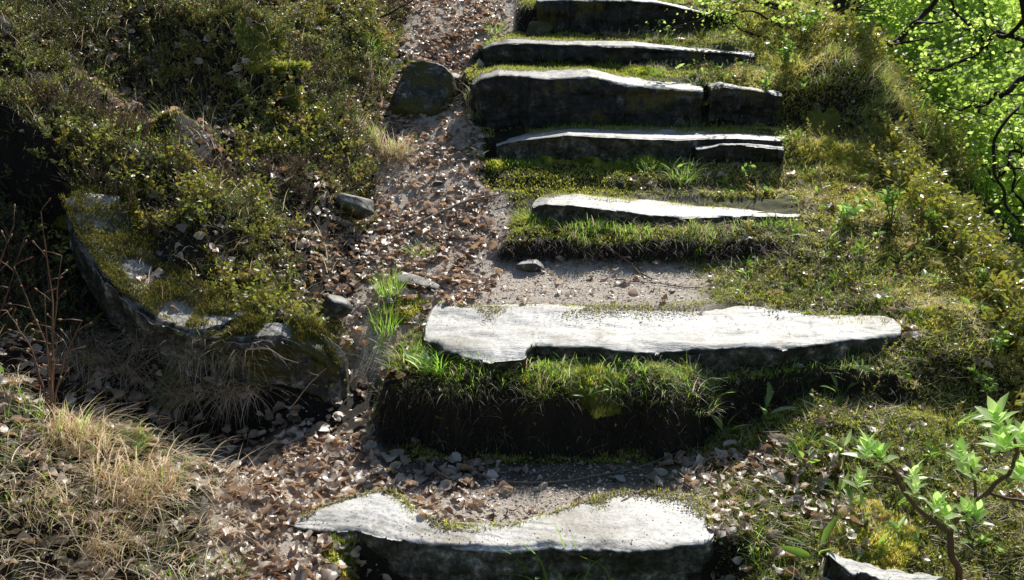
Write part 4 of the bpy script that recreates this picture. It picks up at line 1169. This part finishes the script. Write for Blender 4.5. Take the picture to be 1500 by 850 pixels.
# more countable seedlings sharing one look
def pl_w(x, y): return np.maximum(sm(x, .8, 1.2), .15 * hill_w(x, y)) * free(x, y) * (1 - path_w(x, y)) * vis(x, y)
x, y = scatter(1500, -3, 2.1, 2.4, 6.4, pl_w)
k = 0
for a, b in zip(x[:150], y[:150]):
    rs = np.random.RandomState(k + 900); k += 1
    bse = ground_at(a, b)
    n = rs.randint(3, 7)
    mb = MB()
    p = np.zeros((n, 3)) + np.array([0, 0, .012]) + rs.normal(0, .006, (n, 3))
    v_, f_, t_ = inst(LANCE[0] * np.array([1, 1.35, 1]), LANCE[1], p, rand_unit(n, .1, .9, rs), rand_unit(n, .3, 1, rs), rs.uniform(.026, .062, n), rs.uniform(.3, 1, n))
    mb.add(v_, f_, t_)
    o = mb.build('seedling', M['broad' if rs.rand() < .75 else 'pale'])
    o.location = bse
    side = 'right' if a > 0 else 'left'
    tag(o, 'tiny bright leaved seedling in the %s' % ('moss right of the steps' if a > 0 else 'heath on the left hillside'), 'small plant', 'seedlings in the moss' if a > 0 else 'seedlings in the heath')

# ------------------------------------------------------------------ moss cushions
def cushion(px, py, label, r=.1, h=.05, tint=.5, sq=1.0, on=None):
    b = hit(px, py) if on is None else np.array(on)
    if b is None: print('NO HIT', label); return
    rs = np.random.RandomState(int(px + py))
    v, f = ICO4
    v = v.copy(); m = v[:, 2] > -.4; 
    h = h * .65
    s = 1 + 1.1 * fbm(v[:, 0] * 1.9 + px, v[:, 1] * 1.7, 0 * v[:, 2], 4, 3)
    v = v * np.stack([s, s, .75 + .0 * s], -1) * np.array([r, r * sq, h])
    v[:, 2] += .35 * h * fbm(v[:, 0] * 26, v[:, 1] * 26, 0, 3, 5) + (np.clip(H(v[:, 0] + b[0], v[:, 1] + b[1]) - b[2], -.9 * r, .7 * r) if on is None else 0) - .25 * h
    root = empty('moss_cushion', b)
    mb = MB(); mb.add(v, f, tint * .5); mb.build('body', M['moss'], root)
    n = int(12000 * (r / .1) ** 2)
    k = rs.randint(0, len(v), n)
    p = v[k] + rs.normal(0, r * .03, (n, 3)); n = len(p)
    bl = MB()
    out = np.arctan2(p[:, 1], p[:, 0])
    v_, f_, t_ = blades(p, out + rs.normal(0, .8, n), rs.uniform(.008, .018, n), rs.uniform(.002, .0045, n), rs.uniform(0, 1.1, n), rs.uniform(0, .7, n), np.clip(tint - .05 + .6 * vnoise(p[:, 0] * 22, p[:, 1] * 22, 0, 2) + rs.normal(0, .15, n), 0, 1), 2)
    bl.add(v_, f_, t_); bl.build('shoots', M['moss'], root, False)
    return tag(root, label, 'moss')
CU = [(110, 300, 'moss cushion at the far left tip of the rock', .08, .05, .45),
 (385, 55, 'moss cushion crowning the upper left hummock', .16, .06, .6), (470, 85, 'moss cushion on the right flank of the hummock', .14, .06, .5),
 (510, 290, 'round green moss cushion at the heath edge by the gully', .08, .07, .4), (440, 150, 'moss cushion in the heath beside the dry twig', .08, .05, .55),
 (930, 105, 'round moss cushion on the ledge below the sixth step', .10, .05, .5), (725, 240, 'moss cushion at the left of the fourth step fringe', .08, .06, .5),
 (800, 235, 'second moss cushion in the fourth step fringe', .08, .06, .5), (870, 235, 'moss cushion in the middle of the fourth step fringe', .09, .06, .55),
 (945, 235, 'moss cushion at the right of the fourth step fringe', .09, .07, .6), (1200, 185, 'golden moss cushion under the dark overhang', .10, .05, .8),
 (1230, 215, 'wide golden moss cushion right of the fourth step', .16, .035, .8), 
 (500, 825, 'moss cushion at the front left foot of the lowest step', .07, .04, .55),
 (1280, 790, 'orange moss cushion over the lower right stone', .13, .04, .9), (785, 515, 'moss cushion in the notch of the second step', .035, .025, .55),
 (600, 455, 'brownish moss cushion at the left end of the second step', .08, .04, .65), (870, 560, 'moss cushion on the front bank lip', .09, .04, .6),
 (600, 100, 'moss cushion on top of the upright gully rock', .07, .03, .5),
 (255, 560, 'dark moss cushion among drooping tufts', .08, .04, .3), (1360, 470, 'bright moss cushion by the right end of the second step', .09, .04, .7)]
def rock_moss(par, A_, B_, n, bare, seed, kind='moss', cover=.0):
    """moss shoots rooted on the top of a long rock, thinning out to bare patches"""
    rs = np.random.RandomState(seed)
    a_ = resample(A_, 200); b_ = resample(B_, 200)
    k = rs.randint(0, 200, n); t = rs.uniform(-.05, 1.25, n)
    p = a_[k] * (1 - t)[:, None] + b_[k] * t[:, None]
    nz = fbm(p[:, 0] * 9, p[:, 1] * 9, 0, 4, seed) + cover
    for (bx, by, br) in bare:
        nz = nz - 1.0 * np.exp(-((p[:, 0] - bx) ** 2 + (p[:, 1] - by) ** 2) / br ** 2)
    w_ = sm(nz, -.2, .15)
    keep = rs.rand(n) < w_; p = p[keep]; w_ = w_[keep]; n = len(p)
    lift = .022 * w_ * (1 + .8 * fbm(p[:, 0] * 25, p[:, 1] * 25, 0, 3, seed + 1))
    p[:, 2] += rs.uniform(-.004, 1, n) * lift
    mb = MB()
    v_, f_, t_ = blades(p - np.array(par.location), rs.uniform(0, 6.28, n), rs.uniform(.007, .018, n), rs.uniform(.002, .0042, n), rs.uniform(0, 1.3, n), rs.uniform(0, .9, n), np.clip(.36 + .5 * fbm(p[:, 0] * 14, p[:, 1] * 14, 0, 3, seed + 2) + rs.normal(0, .13, n), 0, 1), 2)
    mb.add(v_, f_, t_)
    mb.build('moss', M['moss_d'], par, False)
b1 = (OA[2] * .6 + OAb[2] * .4); b2 = (OA[4] * .7 + OAb[4] * .3)
rock_moss(bpy.data.objects['mossy_rock'], OA, OAb, 34000, [(b1[0] + .03, b1[1], .045), (b2[0], b2[1], .06)], 5, cover=.12)
rock_moss(o_, OB, OBb, 14000, [(OB[2][0], OB[2][1], .05), (OB[4][0], OB[4][1], .04)], 9, cover=.2)
for (a, b, lab, r, h, t) in CU:
    cushion(a, b, lab, r, h, t)

# ------------------------------------------------------------------ twigs and sticks
def stick(pts, label, r=(.005, .002), mat='twig', forks=0, name='fallen_twig', seed=1, tint=.6, wob=.008):
    pts = np.asarray(pts, float)
    o0 = pts[0].copy()
    rs = np.random.RandomState(seed)
    L = smooth_line(pts - o0, 26, wob, seed)
    mb = MB(); v_, f_ = tube(L, r, 6); mb.add(v_, f_, tint)
    for k in range(forks):
        i_ = rs.randint(6, 20)
        d = L[i_ + 2] - L[i_ - 2]; d /= np.linalg.norm(d)
        d = d + rs.normal(0, .5, 3) * np.array([1, 1, .4]); d /= np.linalg.norm(d)
        ln = rs.uniform(.05, .14)
        q_ = smooth_line([L[i_], L[i_] + d * ln * .5, L[i_] + d * ln + rs.normal(0, .01, 3)], 8)
        v_, f_ = tube(q_, [r[0] * .5, r[1] * .6], 5); mb.add(v_, f_, tint)
    o = mb.build(name, M[mat]); o.location = o0
    return tag(o, label, 'twig')

def hits(l, dz=.012):
    out = []
    for a, b in l:
        h_ = hit(a, b)
        if h_ is not None: out.append(h_ + [0, 0, dz])
    return out
stick(hits([(618, 336), (655, 315), (690, 300), (752, 291)], .03), 'bare curved branch lying across the leafy gully', (.008, .003), forks=2, seed=3)
stick(hits([(345, 168), (400, 158), (440, 152), (470, 141)], .04), 'pale dry twig pointing right on the heath', (.006, .0025), forks=3, seed=4, tint=.9)
stick(hits([(340, 172), (370, 150), (405, 130)], .05), 'thin twig crossing the pale dry one on the heath', (.003, .0015), seed=5, tint=.9)
stick(hits([(38, 112), (55, 135), (88, 160)], .04), 'curved pale twig in the upper left heath', (.003, .0015), seed=6, tint=.9)
stick(hits([(672, 688), (740, 712), (830, 710), (935, 690), (1000, 668)], .01), 'long thin twig in the shadow behind the lowest step', (.004, .0015), forks=2, seed=7)
stick(hits([(910, 742), (935, 728), (945, 716)], .015), 'dark forked twig on the back of the lowest step', (.005, .003), forks=1, seed=8, tint=.1)
stick(hits([(738, 760), (760, 745), (775, 758)], .01), 'small twig in the soil scoop of the lowest step', (.003, .0015), seed=9)
stick(hits([(870, 355), (900, 375), (935, 400), (955, 412)], .01), 'dark twig on the dirt landing', (.006, .003), forks=2, seed=10, tint=.2)
stick(hits([(900, 412), (960, 418), (1030, 425)], .008), 'thin dark twig lying flat along the landing', (.003, .002), seed=11, tint=.1)
stick(hits([(1000, 700), (1030, 685), (1062, 668)], .02), 'pale straight twig right of the lowest step', (.004, .002), seed=12, tint=.9)
stick(hits([(1090, 670), (1115, 690), (1140, 702)], .03), 'pale twig leaning in the sunny litter', (.003, .0015), seed=13, tint=.9)
stick(hits([(575, 190), (610, 192), (650, 192)], .02), 'straight twig across the middle gully', (.004, .002), seed=14)
stick([P(545, 30, 6.7), P(570, 20, 6.7), P(600, 4, 6.7), P(625, -14, 6.75)], 'dark twig slanting over the upper left bank', (.007, .004), 'bark', seed=15)
stick(hits([(240, 835), (300, 800), (390, 795)], .015), 'thin twig on the dirt path left of the lowest step', (.003, .0015), seed=16)
stick(hits([(1395, 700), (1440, 770), (1470, 810)], .03), 'dry stalk leaning behind the leafy shrub', (.002, .001), seed=17, tint=.9)
stick([P(362, 512, 3.4), P(395, 510, 3.38), P(415, 525, 3.36), P(438, 532, 3.34)], 'pale curved root sticking out of the low rock ledge', (.003, .0012), seed=18, tint=.9, wob=.003)
stick([P(425, 600, 3.4), P(455, 560, 3.38), P(478, 540, 3.36)], 'thin bare root in the dark gap beside the bank', (.0025, .001), seed=19, tint=.8, forks=1, wob=.003)

# bare budding shrub at left
def bare_shrub(name, base, tips, label, seed, leaf=False):
    rs = np.random.RandomState(seed)
    o0 = np.array(base)
    root = empty(name, o0)
    for i_, t in enumerate(tips):
        mid = (o0 + t) / 2 + rs.normal(0, .03, 3)
        L = smooth_line([np.zeros(3), mid - o0, np.array(t) - o0], 18, .006, seed + i_)
        mb = MB(); v_, f_ = tube(L, [.0042, .0015], 5); mb.add(v_, f_, rs.rand())
        for k in range(5, 18, 2):
            d = rand_unit(1, .1, .9, rs)[0]; ln = rs.uniform(.02, .07)
            e = L[k] + d * ln
            v_, f_ = tube(np.array([L[k], L[k] + d * ln * .5 + [0, 0, .003], e]), [.0018, .001], 4); mb.add(v_, f_, .6)
            v_, f_ = tube(np.array([e, e + d * .006, e + d * .014]), [.0015, .0035, .0006], 5); bud = MB(); bud.add(v_, f_, rs.rand()); bud.build('bud', M['bud'], root)
        mb.build('stem', M['redstem'], root)
    return tag(root, label, 'shrub')
bare_shrub('budding_shrub', P(75, 600, 3.0) + [0, 0, -.03], [P(10, 455, 3.05), P(60, 310, 3.1), P(20, 390, 3.0), P(90, 375, 3.05), P(120, 470, 2.95), P(65, 430, 3.0)], 'bare orange stemmed shrub with swelling buds before the dark hollow', 5)
bare_shrub('budding_shrub', P(-60, 560, 3.0), [P(20, 330, 3.1), P(5, 370, 3.0), P(35, 350, 3.05), P(0, 480, 3.0)], 'bare budding shrub leaning in from the left border', 6)

# ------------------------------------------------------------------ leafy shrub lower right
def rosette(mb, p, d, n, size, rs, tint=.7):
    d = np.asarray(d, float); d /= np.linalg.norm(d)
    a = rand_unit(1, -.1, .1, rs)[0]; a = np.cross(d, a); a /= np.linalg.norm(a); b = np.cross(d, a)
    th = np.arange(n) * 2.4 + rs.uniform(0, 6)
    op = np.linspace(.2, 1.25, n)
    ax = d[None] * np.cos(op)[:, None] + (np.cos(th)[:, None] * a + np.sin(th)[:, None] * b) * np.sin(op)[:, None]
    nr = d[None] * np.sin(op)[:, None] - (np.cos(th)[:, None] * a + np.sin(th)[:, None] * b) * np.cos(op)[:, None]
    base = p[None] + d[None] * np.linspace(.012, -.02, n)[:, None]
    v_, f_, t_ = inst(LANCE_W[0], LANCE_W[1], base, ax, nr + rs.normal(0, .15, (n, 3)), size * rs.uniform(.7, 1.1, n), np.clip(tint + rs.normal(0, .2, n), 0, 1))
    mb.add(v_, f_, t_)
LANCE_W = leaf_tmpl(.46, .16, .2)

def leafy_shrub():
    o0 = P(1405, 838, 2.58)
    g0 = ground_at(o0[0], o0[1])
    o0 = g0
    root = empty('leafy_shrub', o0)
    rs = np.random.RandomState(77)
    br = [([(1412, 842, 2.58), (1392, 815, 2.58), (1392, 780, 2.57)], (.011, .009)),
          ([(1392, 780, 2.57), (1350, 752, 2.55), (1322, 720, 2.53), (1312, 690, 2.52), (1278, 662, 2.5)], (.008, .004)),
          ([(1318, 708, 2.53), (1295, 698, 2.5), (1262, 700, 2.48)], (.004, .002)),
          ([(1392, 785, 2.57), (1398, 758, 2.6), (1392, 745, 2.62)], (.007, .004)),
          ([(1415, 745, 2.62), (1440, 728, 2.6), (1462, 705, 2.58), (1478, 695, 2.56)], (.008, .006)),
          ([(1392, 780, 2.57), (1400, 760, 2.6), (1430, 735, 2.62)], (.007, .007)),
          ([(1430, 735, 2.62), (1427, 700, 2.62), (1420, 680, 2.62)], (.005, .003)),
          ([(1448, 722, 2.6), (1480, 732, 2.58), (1520, 735, 2.56)], (.005, .004)),
          ([(1478, 695, 2.56), (1492, 660, 2.56), (1470, 615, 2.55)], (.006, .004))]
    for i_, (l, r) in enumerate(br):
        L = smooth_line([P(*q) for q in l], 18, .003, i_) - o0
        if i_ == 0: L[:, 2] = np.where(np.arange(18) < 3, np.minimum(L[:, 2], 0), L[:, 2])
        v_, f_ = tube(L, r, 8)
        mb = MB(); mb.add(v_, f_, .35); mb.build('trunk' if i_ == 0 else 'branch', M['redstem'], root)
    ros = [(1270, 655, 2.5, 9, .05), (1290, 662, 2.5, 8, .045), (1258, 700, 2.48, 6, .035), (1370, 735, 2.6, 8, .045), (1385, 748, 2.58, 7, .04), (1418, 745, 2.6, 9, .045), (1432, 750, 2.57, 7, .045),
           (1408, 660, 2.62, 9, .045), (1415, 680, 2.63, 7, .045), (1338, 690, 2.6, 6, .04), (1462, 610, 2.55, 9, .065), (1472, 645, 2.55, 10, .065), (1496, 690, 2.56, 9, .055), (1520, 660, 2.5, 9, .06), (1340, 710, 2.5, 5, .035), (1500, 640, 2.57, 8, .06)]
    for (a, b, d, n, s) in ros:
        mb = MB(); rosette(mb, P(a, b + 8, d) - o0, np.array([rs.normal(-.1, .25), rs.normal(0, .2), 1]), n + 5, s * 1.25, rs, .8)
        mb.build('leaf_cluster', M['pale'], root)
    tag(root, 'leafy shrub with a crooked reddish stem at the lower right', 'shrub')
leafy_shrub()

# saplings / berry bushes at right edge
def sapling(px, py, label, h, n=5, leafn=10, size=.03, mat='broad', seed=0, d=None, name='leafy_sapling'):
    b = hit(px, py)
    if b is None: b = P(px, py, d or 6.5)
    rs = np.random.RandomState(int(px + py) + seed)
    root = empty(name, b)
    st = MB(); lv = MB()
    for k in range(n):
        yaw = rs.uniform(0, 6.28); le = rs.uniform(.05, .6)
        tip = np.array([math.cos(yaw) * math.sin(le), math.sin(yaw) * math.sin(le), math.cos(le)]) * h * rs.uniform(.6, 1.1)
        L = smooth_line([np.array([0, 0, -.01]), tip * .5 + rs.normal(0, .012, 3), tip], 12)
        v_, f_ = tube(L, [.0026, .001], 5); st.add(v_, f_, .3)
        m = leafn; t = rs.uniform(.3, 1, m); p = np.stack([np.interp(t * 11, np.arange(12), L[:, c]) for c in range(3)], -1)
        v_, f_, t_ = inst(LEAF[0], LEAF[1], p, rand_unit(m, -.2, .9, rs), rand_unit(m, .2, 1, rs), size * rs.uniform(.6, 1.2, m), np.clip(rs.normal(.65, .25, m), 0, 1))
        lv.add(v_, f_, t_)
    st.build('stem', M['redstem'], root); lv.build('leaves', M[mat], root)
    return tag(root, label, 'sapling')
sapling(1150, 105, 'bright leafy sapling at the right end of the sixth step', .22, 7, 14, .04)
sapling(1120, 150, 'leafy sapling at the right end of the fifth step', .16, 5, 12, .032)
sapling(1175, 60, 'leafy sapling high on the right beside the dark trunk', .24, 7, 14, .04)
sapling(1110, 235, 'yellow green sapling below the right end of the fourth step', .09, 4, 8, .03)
sapling(1145, 225, 'small bright sapling beside the right end of the fourth step', .12, 4, 8, .03)
sapling(1090, 262, 'low leafy sapling on the moss below the fourth step', .08, 4, 8, .028)
sapling(1280, 205, 'sapling on the golden moss ledge at right', .08, 4, 8, .026)
sapling(1235, 330, 'pale leaved sapling with long narrow leaves on the right slope', .13, 5, 9, .05, 'pale')
sapling(1305, 325, 'tall leafy sapling on the right slope near the crest', .16, 6, 10, .045)
sapling(1370, 345, 'leafy sapling on the right crest', .14, 6, 10, .04)
sapling(1400, 375, 'low yellow green sapling on the right crest', .12, 6, 12, .035)
sapling(1360, 290, 'yellow green sapling at the crest edge', .12, 5, 10, .035)
sapling(1430, 430, 'dark leafy sapling on the lower right crest', .12, 6, 12, .03)
sapling(1460, 520, 'dark leafy sapling beyond the end of the second step', .12, 6, 12, .03)
sapling(1290, 260, 'dark bushy sapling behind the pale leaved one', .12, 7, 16, .02, 'heath')
sapling(1440, 590, 'dark leafy sapling over the shrub', .12, 6, 12, .03)
sapling(380, 330, 'bushy low sapling in the lower heath', .10, 9, 18, .016, 'heath')
sapling(430, 420, 'dark bushy sapling above the low rock ledge', .10, 9, 20, .014, 'heath')
sapling(215, 60, 'yellow green bush in the upper left heath', .14, 9, 18, .02, 'heath')
sapling(270, 30, 'taller berry bush at the top of the left heath', .16, 9, 18, .02, 'heath')

# ------------------------------------------------------------------ trees on the right
def tree(name, label, trunk, tr, limbs, leafc, leafn, size, spread, seed, tint=.5, mat='tree', cat='tree', group=None):
    """trunk: world points; limbs: list of (world points, (r0,r1)); leaves cluster along the limbs"""
    rs = np.random.RandomState(seed)
    trunk = np.asarray(trunk, float)
    o0 = trunk[0].copy()
    root = empty(name, o0)
    L = smooth_line(trunk - o0, 40, .03, seed)
    mb = MB(); v_, f_ = tube(L, tr, 10); mb.add(v_, f_, .3); mb.build('trunk', M['bark'], root)
    lines = []
    for i_, (pts, r) in enumerate(limbs):
        B = smooth_line(np.asarray(pts, float) - o0, 30, .07, seed + i_)
        mb = MB(); v_, f_ = tube(B, r, 6); mb.add(v_, f_, .3)
        lines.append(B)
        for k in range(5, 30, 4):            # side twigs
            d = B[min(k + 2, 29)] - B[k - 2]; d /= np.linalg.norm(d) + 1e-9
            d = d * .6 + rand_unit(1, -.5, .8, rs)[0]; d /= np.linalg.norm(d)
            ln = spread * rs.uniform(.5, 1.2)
            T = smooth_line([B[k], B[k] + d * ln * .5 + rs.normal(0, .05 * ln, 3), B[k] + d * ln], 10)
            v_, f_ = tube(T, [r[1] * .8, r[1] * .25], 4); mb.add(v_, f_, .3)
            lines.append(T)
        mb.build('branch', M['bark'], root)
    # crown: clumps of leaves round the twigs
    cen = []
    for B in lines:
        m = max(2, leafc // len(lines))
        k = rs.randint(len(B) // 3, len(B), m)
        cen.append(B[k] + rs.normal(0, spread * .13, (m, 3)))
    cen = np.concatenate(cen)
    m = len(cen)
    rad = spread * rs.uniform(.06, .26, m)
    pos = np.repeat(cen, leafn, 0) + rs.normal(0, 1, (m * leafn, 3)) * np.repeat(rad, leafn)[:, None] * np.array([1, 1, .6])
    n = len(pos)
    mb = MB()
    v_, f_, t_ = inst(ROUND[0] * np.array([1, 1.3, 1]), ROUND[1], pos, rand_unit(n, -.8, .4, rs), rand_unit(n, -.2, 1, rs), size * rs.uniform(.45, 1.4, n), np.clip(np.repeat(rs.normal(tint, .24, m), leafn) + rs.normal(0, .12, n), 0, 1))
    mb.add(v_, f_, t_)
    mb.build('crown', M[mat], root, False)
    return tag(root, label, cat, group)

# dark trunk leaning behind the crest at the top
tb = P(1205, 75, 7.6)
tree('tree', 'dark leaning tree behind the crest with a long bare limb arching right', [P(1195, 110, 7.5), P(1222, 30, 7.5), P(1250, -40, 7.6), P(1300, -260, 7.8)], (.075, .045),
     [([P(1180, 110, 7.0), P(1255, 80, 7.0), P(1310, 62, 7.0), P(1345, 35, 7.0), P(1372, -5, 7.1), P(1400, -90, 7.2)], (.028, .016)),
      ([P(1215, 40, 7.4), P(1100, -5, 7.0), P(1020, -60, 6.8)], (.02, .008)),
      ([P(1200, 70, 7.4), P(1165, 20, 7.1), P(1130, 0, 7.0), P(1060, 5, 6.9)], (.014, .004)),
      ([P(1240, -20, 7.5), P(1200, 10, 7.0), P(1170, 50, 6.8)], (.012, .004)),
      ([P(1205, 90, 7.0), P(1160, 45, 6.85), P(1110, 18, 6.8), P(1040, 22, 6.75), P(1000, 40, 6.7)], (.010, .003)),
      ([P(1180, 70, 6.9), P(1130, 60, 6.75), P(1080, 45, 6.7), P(1060, 20, 6.7)], (.008, .003)),
      ([P(1230, 20, 7.5), P(1248, 10, 7.2), P(1270, -30, 7.2)], (.02, .01))], 70, 14, .027, .30, 11, .5)
# tree out of frame to the right whose limbs reach in
tree('tree', 'tree at the right border whose dark limbs curve in over the slope', [P(1620, 620, 6.0) + [.2, 0, -1.0], P(1590, 300, 6.0), P(1508, 10, 6.2), P(1480, -160, 6.3)], (.09, .05),
     [([P(1535, 180, 6.0), P(1492, 140, 5.8), P(1470, 200, 5.6), P(1458, 250, 5.5), P(1470, 310, 5.4), P(1512, 350, 5.3)], (.012, .007)),
      ([P(1530, 110, 6.1), P(1470, 135, 6.2), P(1440, 155, 6.3), P(1400, 160, 6.4)], (.022, .006)),
      ([P(1520, 60, 6.4), P(1460, 45, 6.8), P(1410, 95, 7.0), P(1350, 115, 7.1), P(1285, 128, 7.2)], (.018, .008)),
      ([P(1505, 25, 6.5), P(1450, 70, 6.8), P(1430, 50, 6.9), P(1395, 15, 7.0), P(1370, -20, 7.1)], (.016, .008)),
      ([P(1540, 260, 6.0), P(1480, 225, 6.1), P(1455, 268, 6.2), P(1435, 235, 6.3)], (.012, .004)),
      ([P(1540, 390, 6.0), P(1480, 262, 6.3), P(1500, 200, 6.4)], (.012, .005))], 150, 13, .029, .34, 21, .65)
# forest beyond: individual trees down the slope
rsT = np.random.RandomState(5)
spots = [(3.9, 8.6), (5.2, 10.2), (4.3, 11.5), (6.4, 12.6), (5.6, 14.8), (7.8, 15.2), (3.6, 10.6), (6.9, 17.8), (9.2, 19.0), (4.9, 17.0), (11.0, 22.5), (8.2, 22.0), (3.2, 14.0), (4.1, 20.5), (12.8, 26.0)]
for k, (tx, ty) in enumerate(spots):
    b = ground_at(tx, ty, -.1)
    hgt = max(2.2, 1.9 - b[2] + rsT.uniform(-.1, .5)) if ty < 13 else max(3.5, 3.0 - b[2])
    lean = rsT.normal(0, .12, 2)
    top = b + np.array([lean[0] * hgt, lean[1] * hgt, hgt])
    tr = [b, b * .6 + top * .4 + rsT.normal(0, .12, 3), top]
    limbs = []
    nl = 11
    for j in range(nl):
        s = .22 + .75 * j / nl
        p0 = b + (top - b) * s
        a = rsT.uniform(0, 6.28); ln = hgt * .42 * (1.25 - s)
        e = p0 + np.array([math.cos(a) * ln, math.sin(a) * ln, ln * rsT.uniform(.1, .7)])
        limbs.append(([p0, (p0 + e) / 2 + [0, 0, -.05 * ln], e], (.02, .006)))
    tree('tree', 'leafy sunlit tree standing on the valley slope right of the stairs', tr, (.055, .015), limbs, 220 if ty<13 else 150, 18 if ty < 13 else 14, .045 if ty < 13 else .08, hgt * .17, 100 + k, .45 + .2 * rsT.rand(), group='trees on the valley slope')

# low undergrowth filling the valley slope behind
def blob_leaves(n, x0, x1, y0, y1, hmax, size, seed):
    rs = np.random.RandomState(seed)
    x = rs.uniform(x0, x1, n); y = rs.uniform(y0, y1, n)
    h_ = hmax * (.3 + .7 * sm(fbm(x * .8, y * .8, 0, 3, seed), -.4, .4)) * rs.rand(n) ** .7
    k = (x > .30 * y + .2) | (y > 12)
    x = x[k]; y = y[k]; h_ = h_[k]
    pos = setz(x, y) + np.stack([0 * x, 0 * x, h_], -1)
    n = len(x)
    return inst(SMALL[0] * np.array([1, 1.35, 1]), SMALL[1], pos, rand_unit(n, -.6, .6, rs), rand_unit(n, -.1, 1, rs), size * rs.uniform(.6, 1.3, n), np.clip(.4 + .5 * fbm(x * 1.5, y * 1.5, h_, 2, 3) + rs.normal(0, .12, n), 0, 1))
mb = MB()
v_, f_, t_ = blob_leaves(190000, 2.9, 9.5, 6.5, 14, 1.7, .05, 31); mb.add(v_, f_, t_)
v_, f_, t_ = blob_leaves(170000, 0, 24, 13, 34, 2.8, .12, 33); mb.add(v_, f_, t_)
tag(mb.build('undergrowth', M['tree'], smooth=False), 'mass of green undergrowth on the valley slope behind the trees', 'undergrowth', kind='stuff')

# ------------------------------------------------------------------ light
w = bpy.data.worlds.new('World'); scene.world = w; w.use_nodes = True
nt = w.node_tree; bg = nt.nodes['Background']
sky = nt.nodes.new('ShaderNodeTexSky'); sky.sky_type = 'NISHITA'; sky.sun_disc = False
EL = math.radians(38); AZ = math.radians(18)       # sun ahead of the camera, slightly to the right
sky.sun_elevation = EL; sky.sun_rotation = AZ
sky.air_density = 1.0; sky.dust_density = .6
nt.links.new(sky.outputs[0], bg.inputs[0]); bg.inputs[1].default_value = .08
sd = bpy.data.lights.new('sun', 'SUN'); sd.energy = 5.0; sd.angle = math.radians(.5); sd.color = (1, .965, .89)
so = bpy.data.objects.new('sun', sd); COL.objects.link(so)
dirv = Vector((math.sin(AZ) * math.cos(EL), math.cos(AZ) * math.cos(EL), math.sin(EL)))
so.rotation_euler = dirv.to_track_quat('Z', 'Y').to_euler()
so.location = (2, 6, 8)
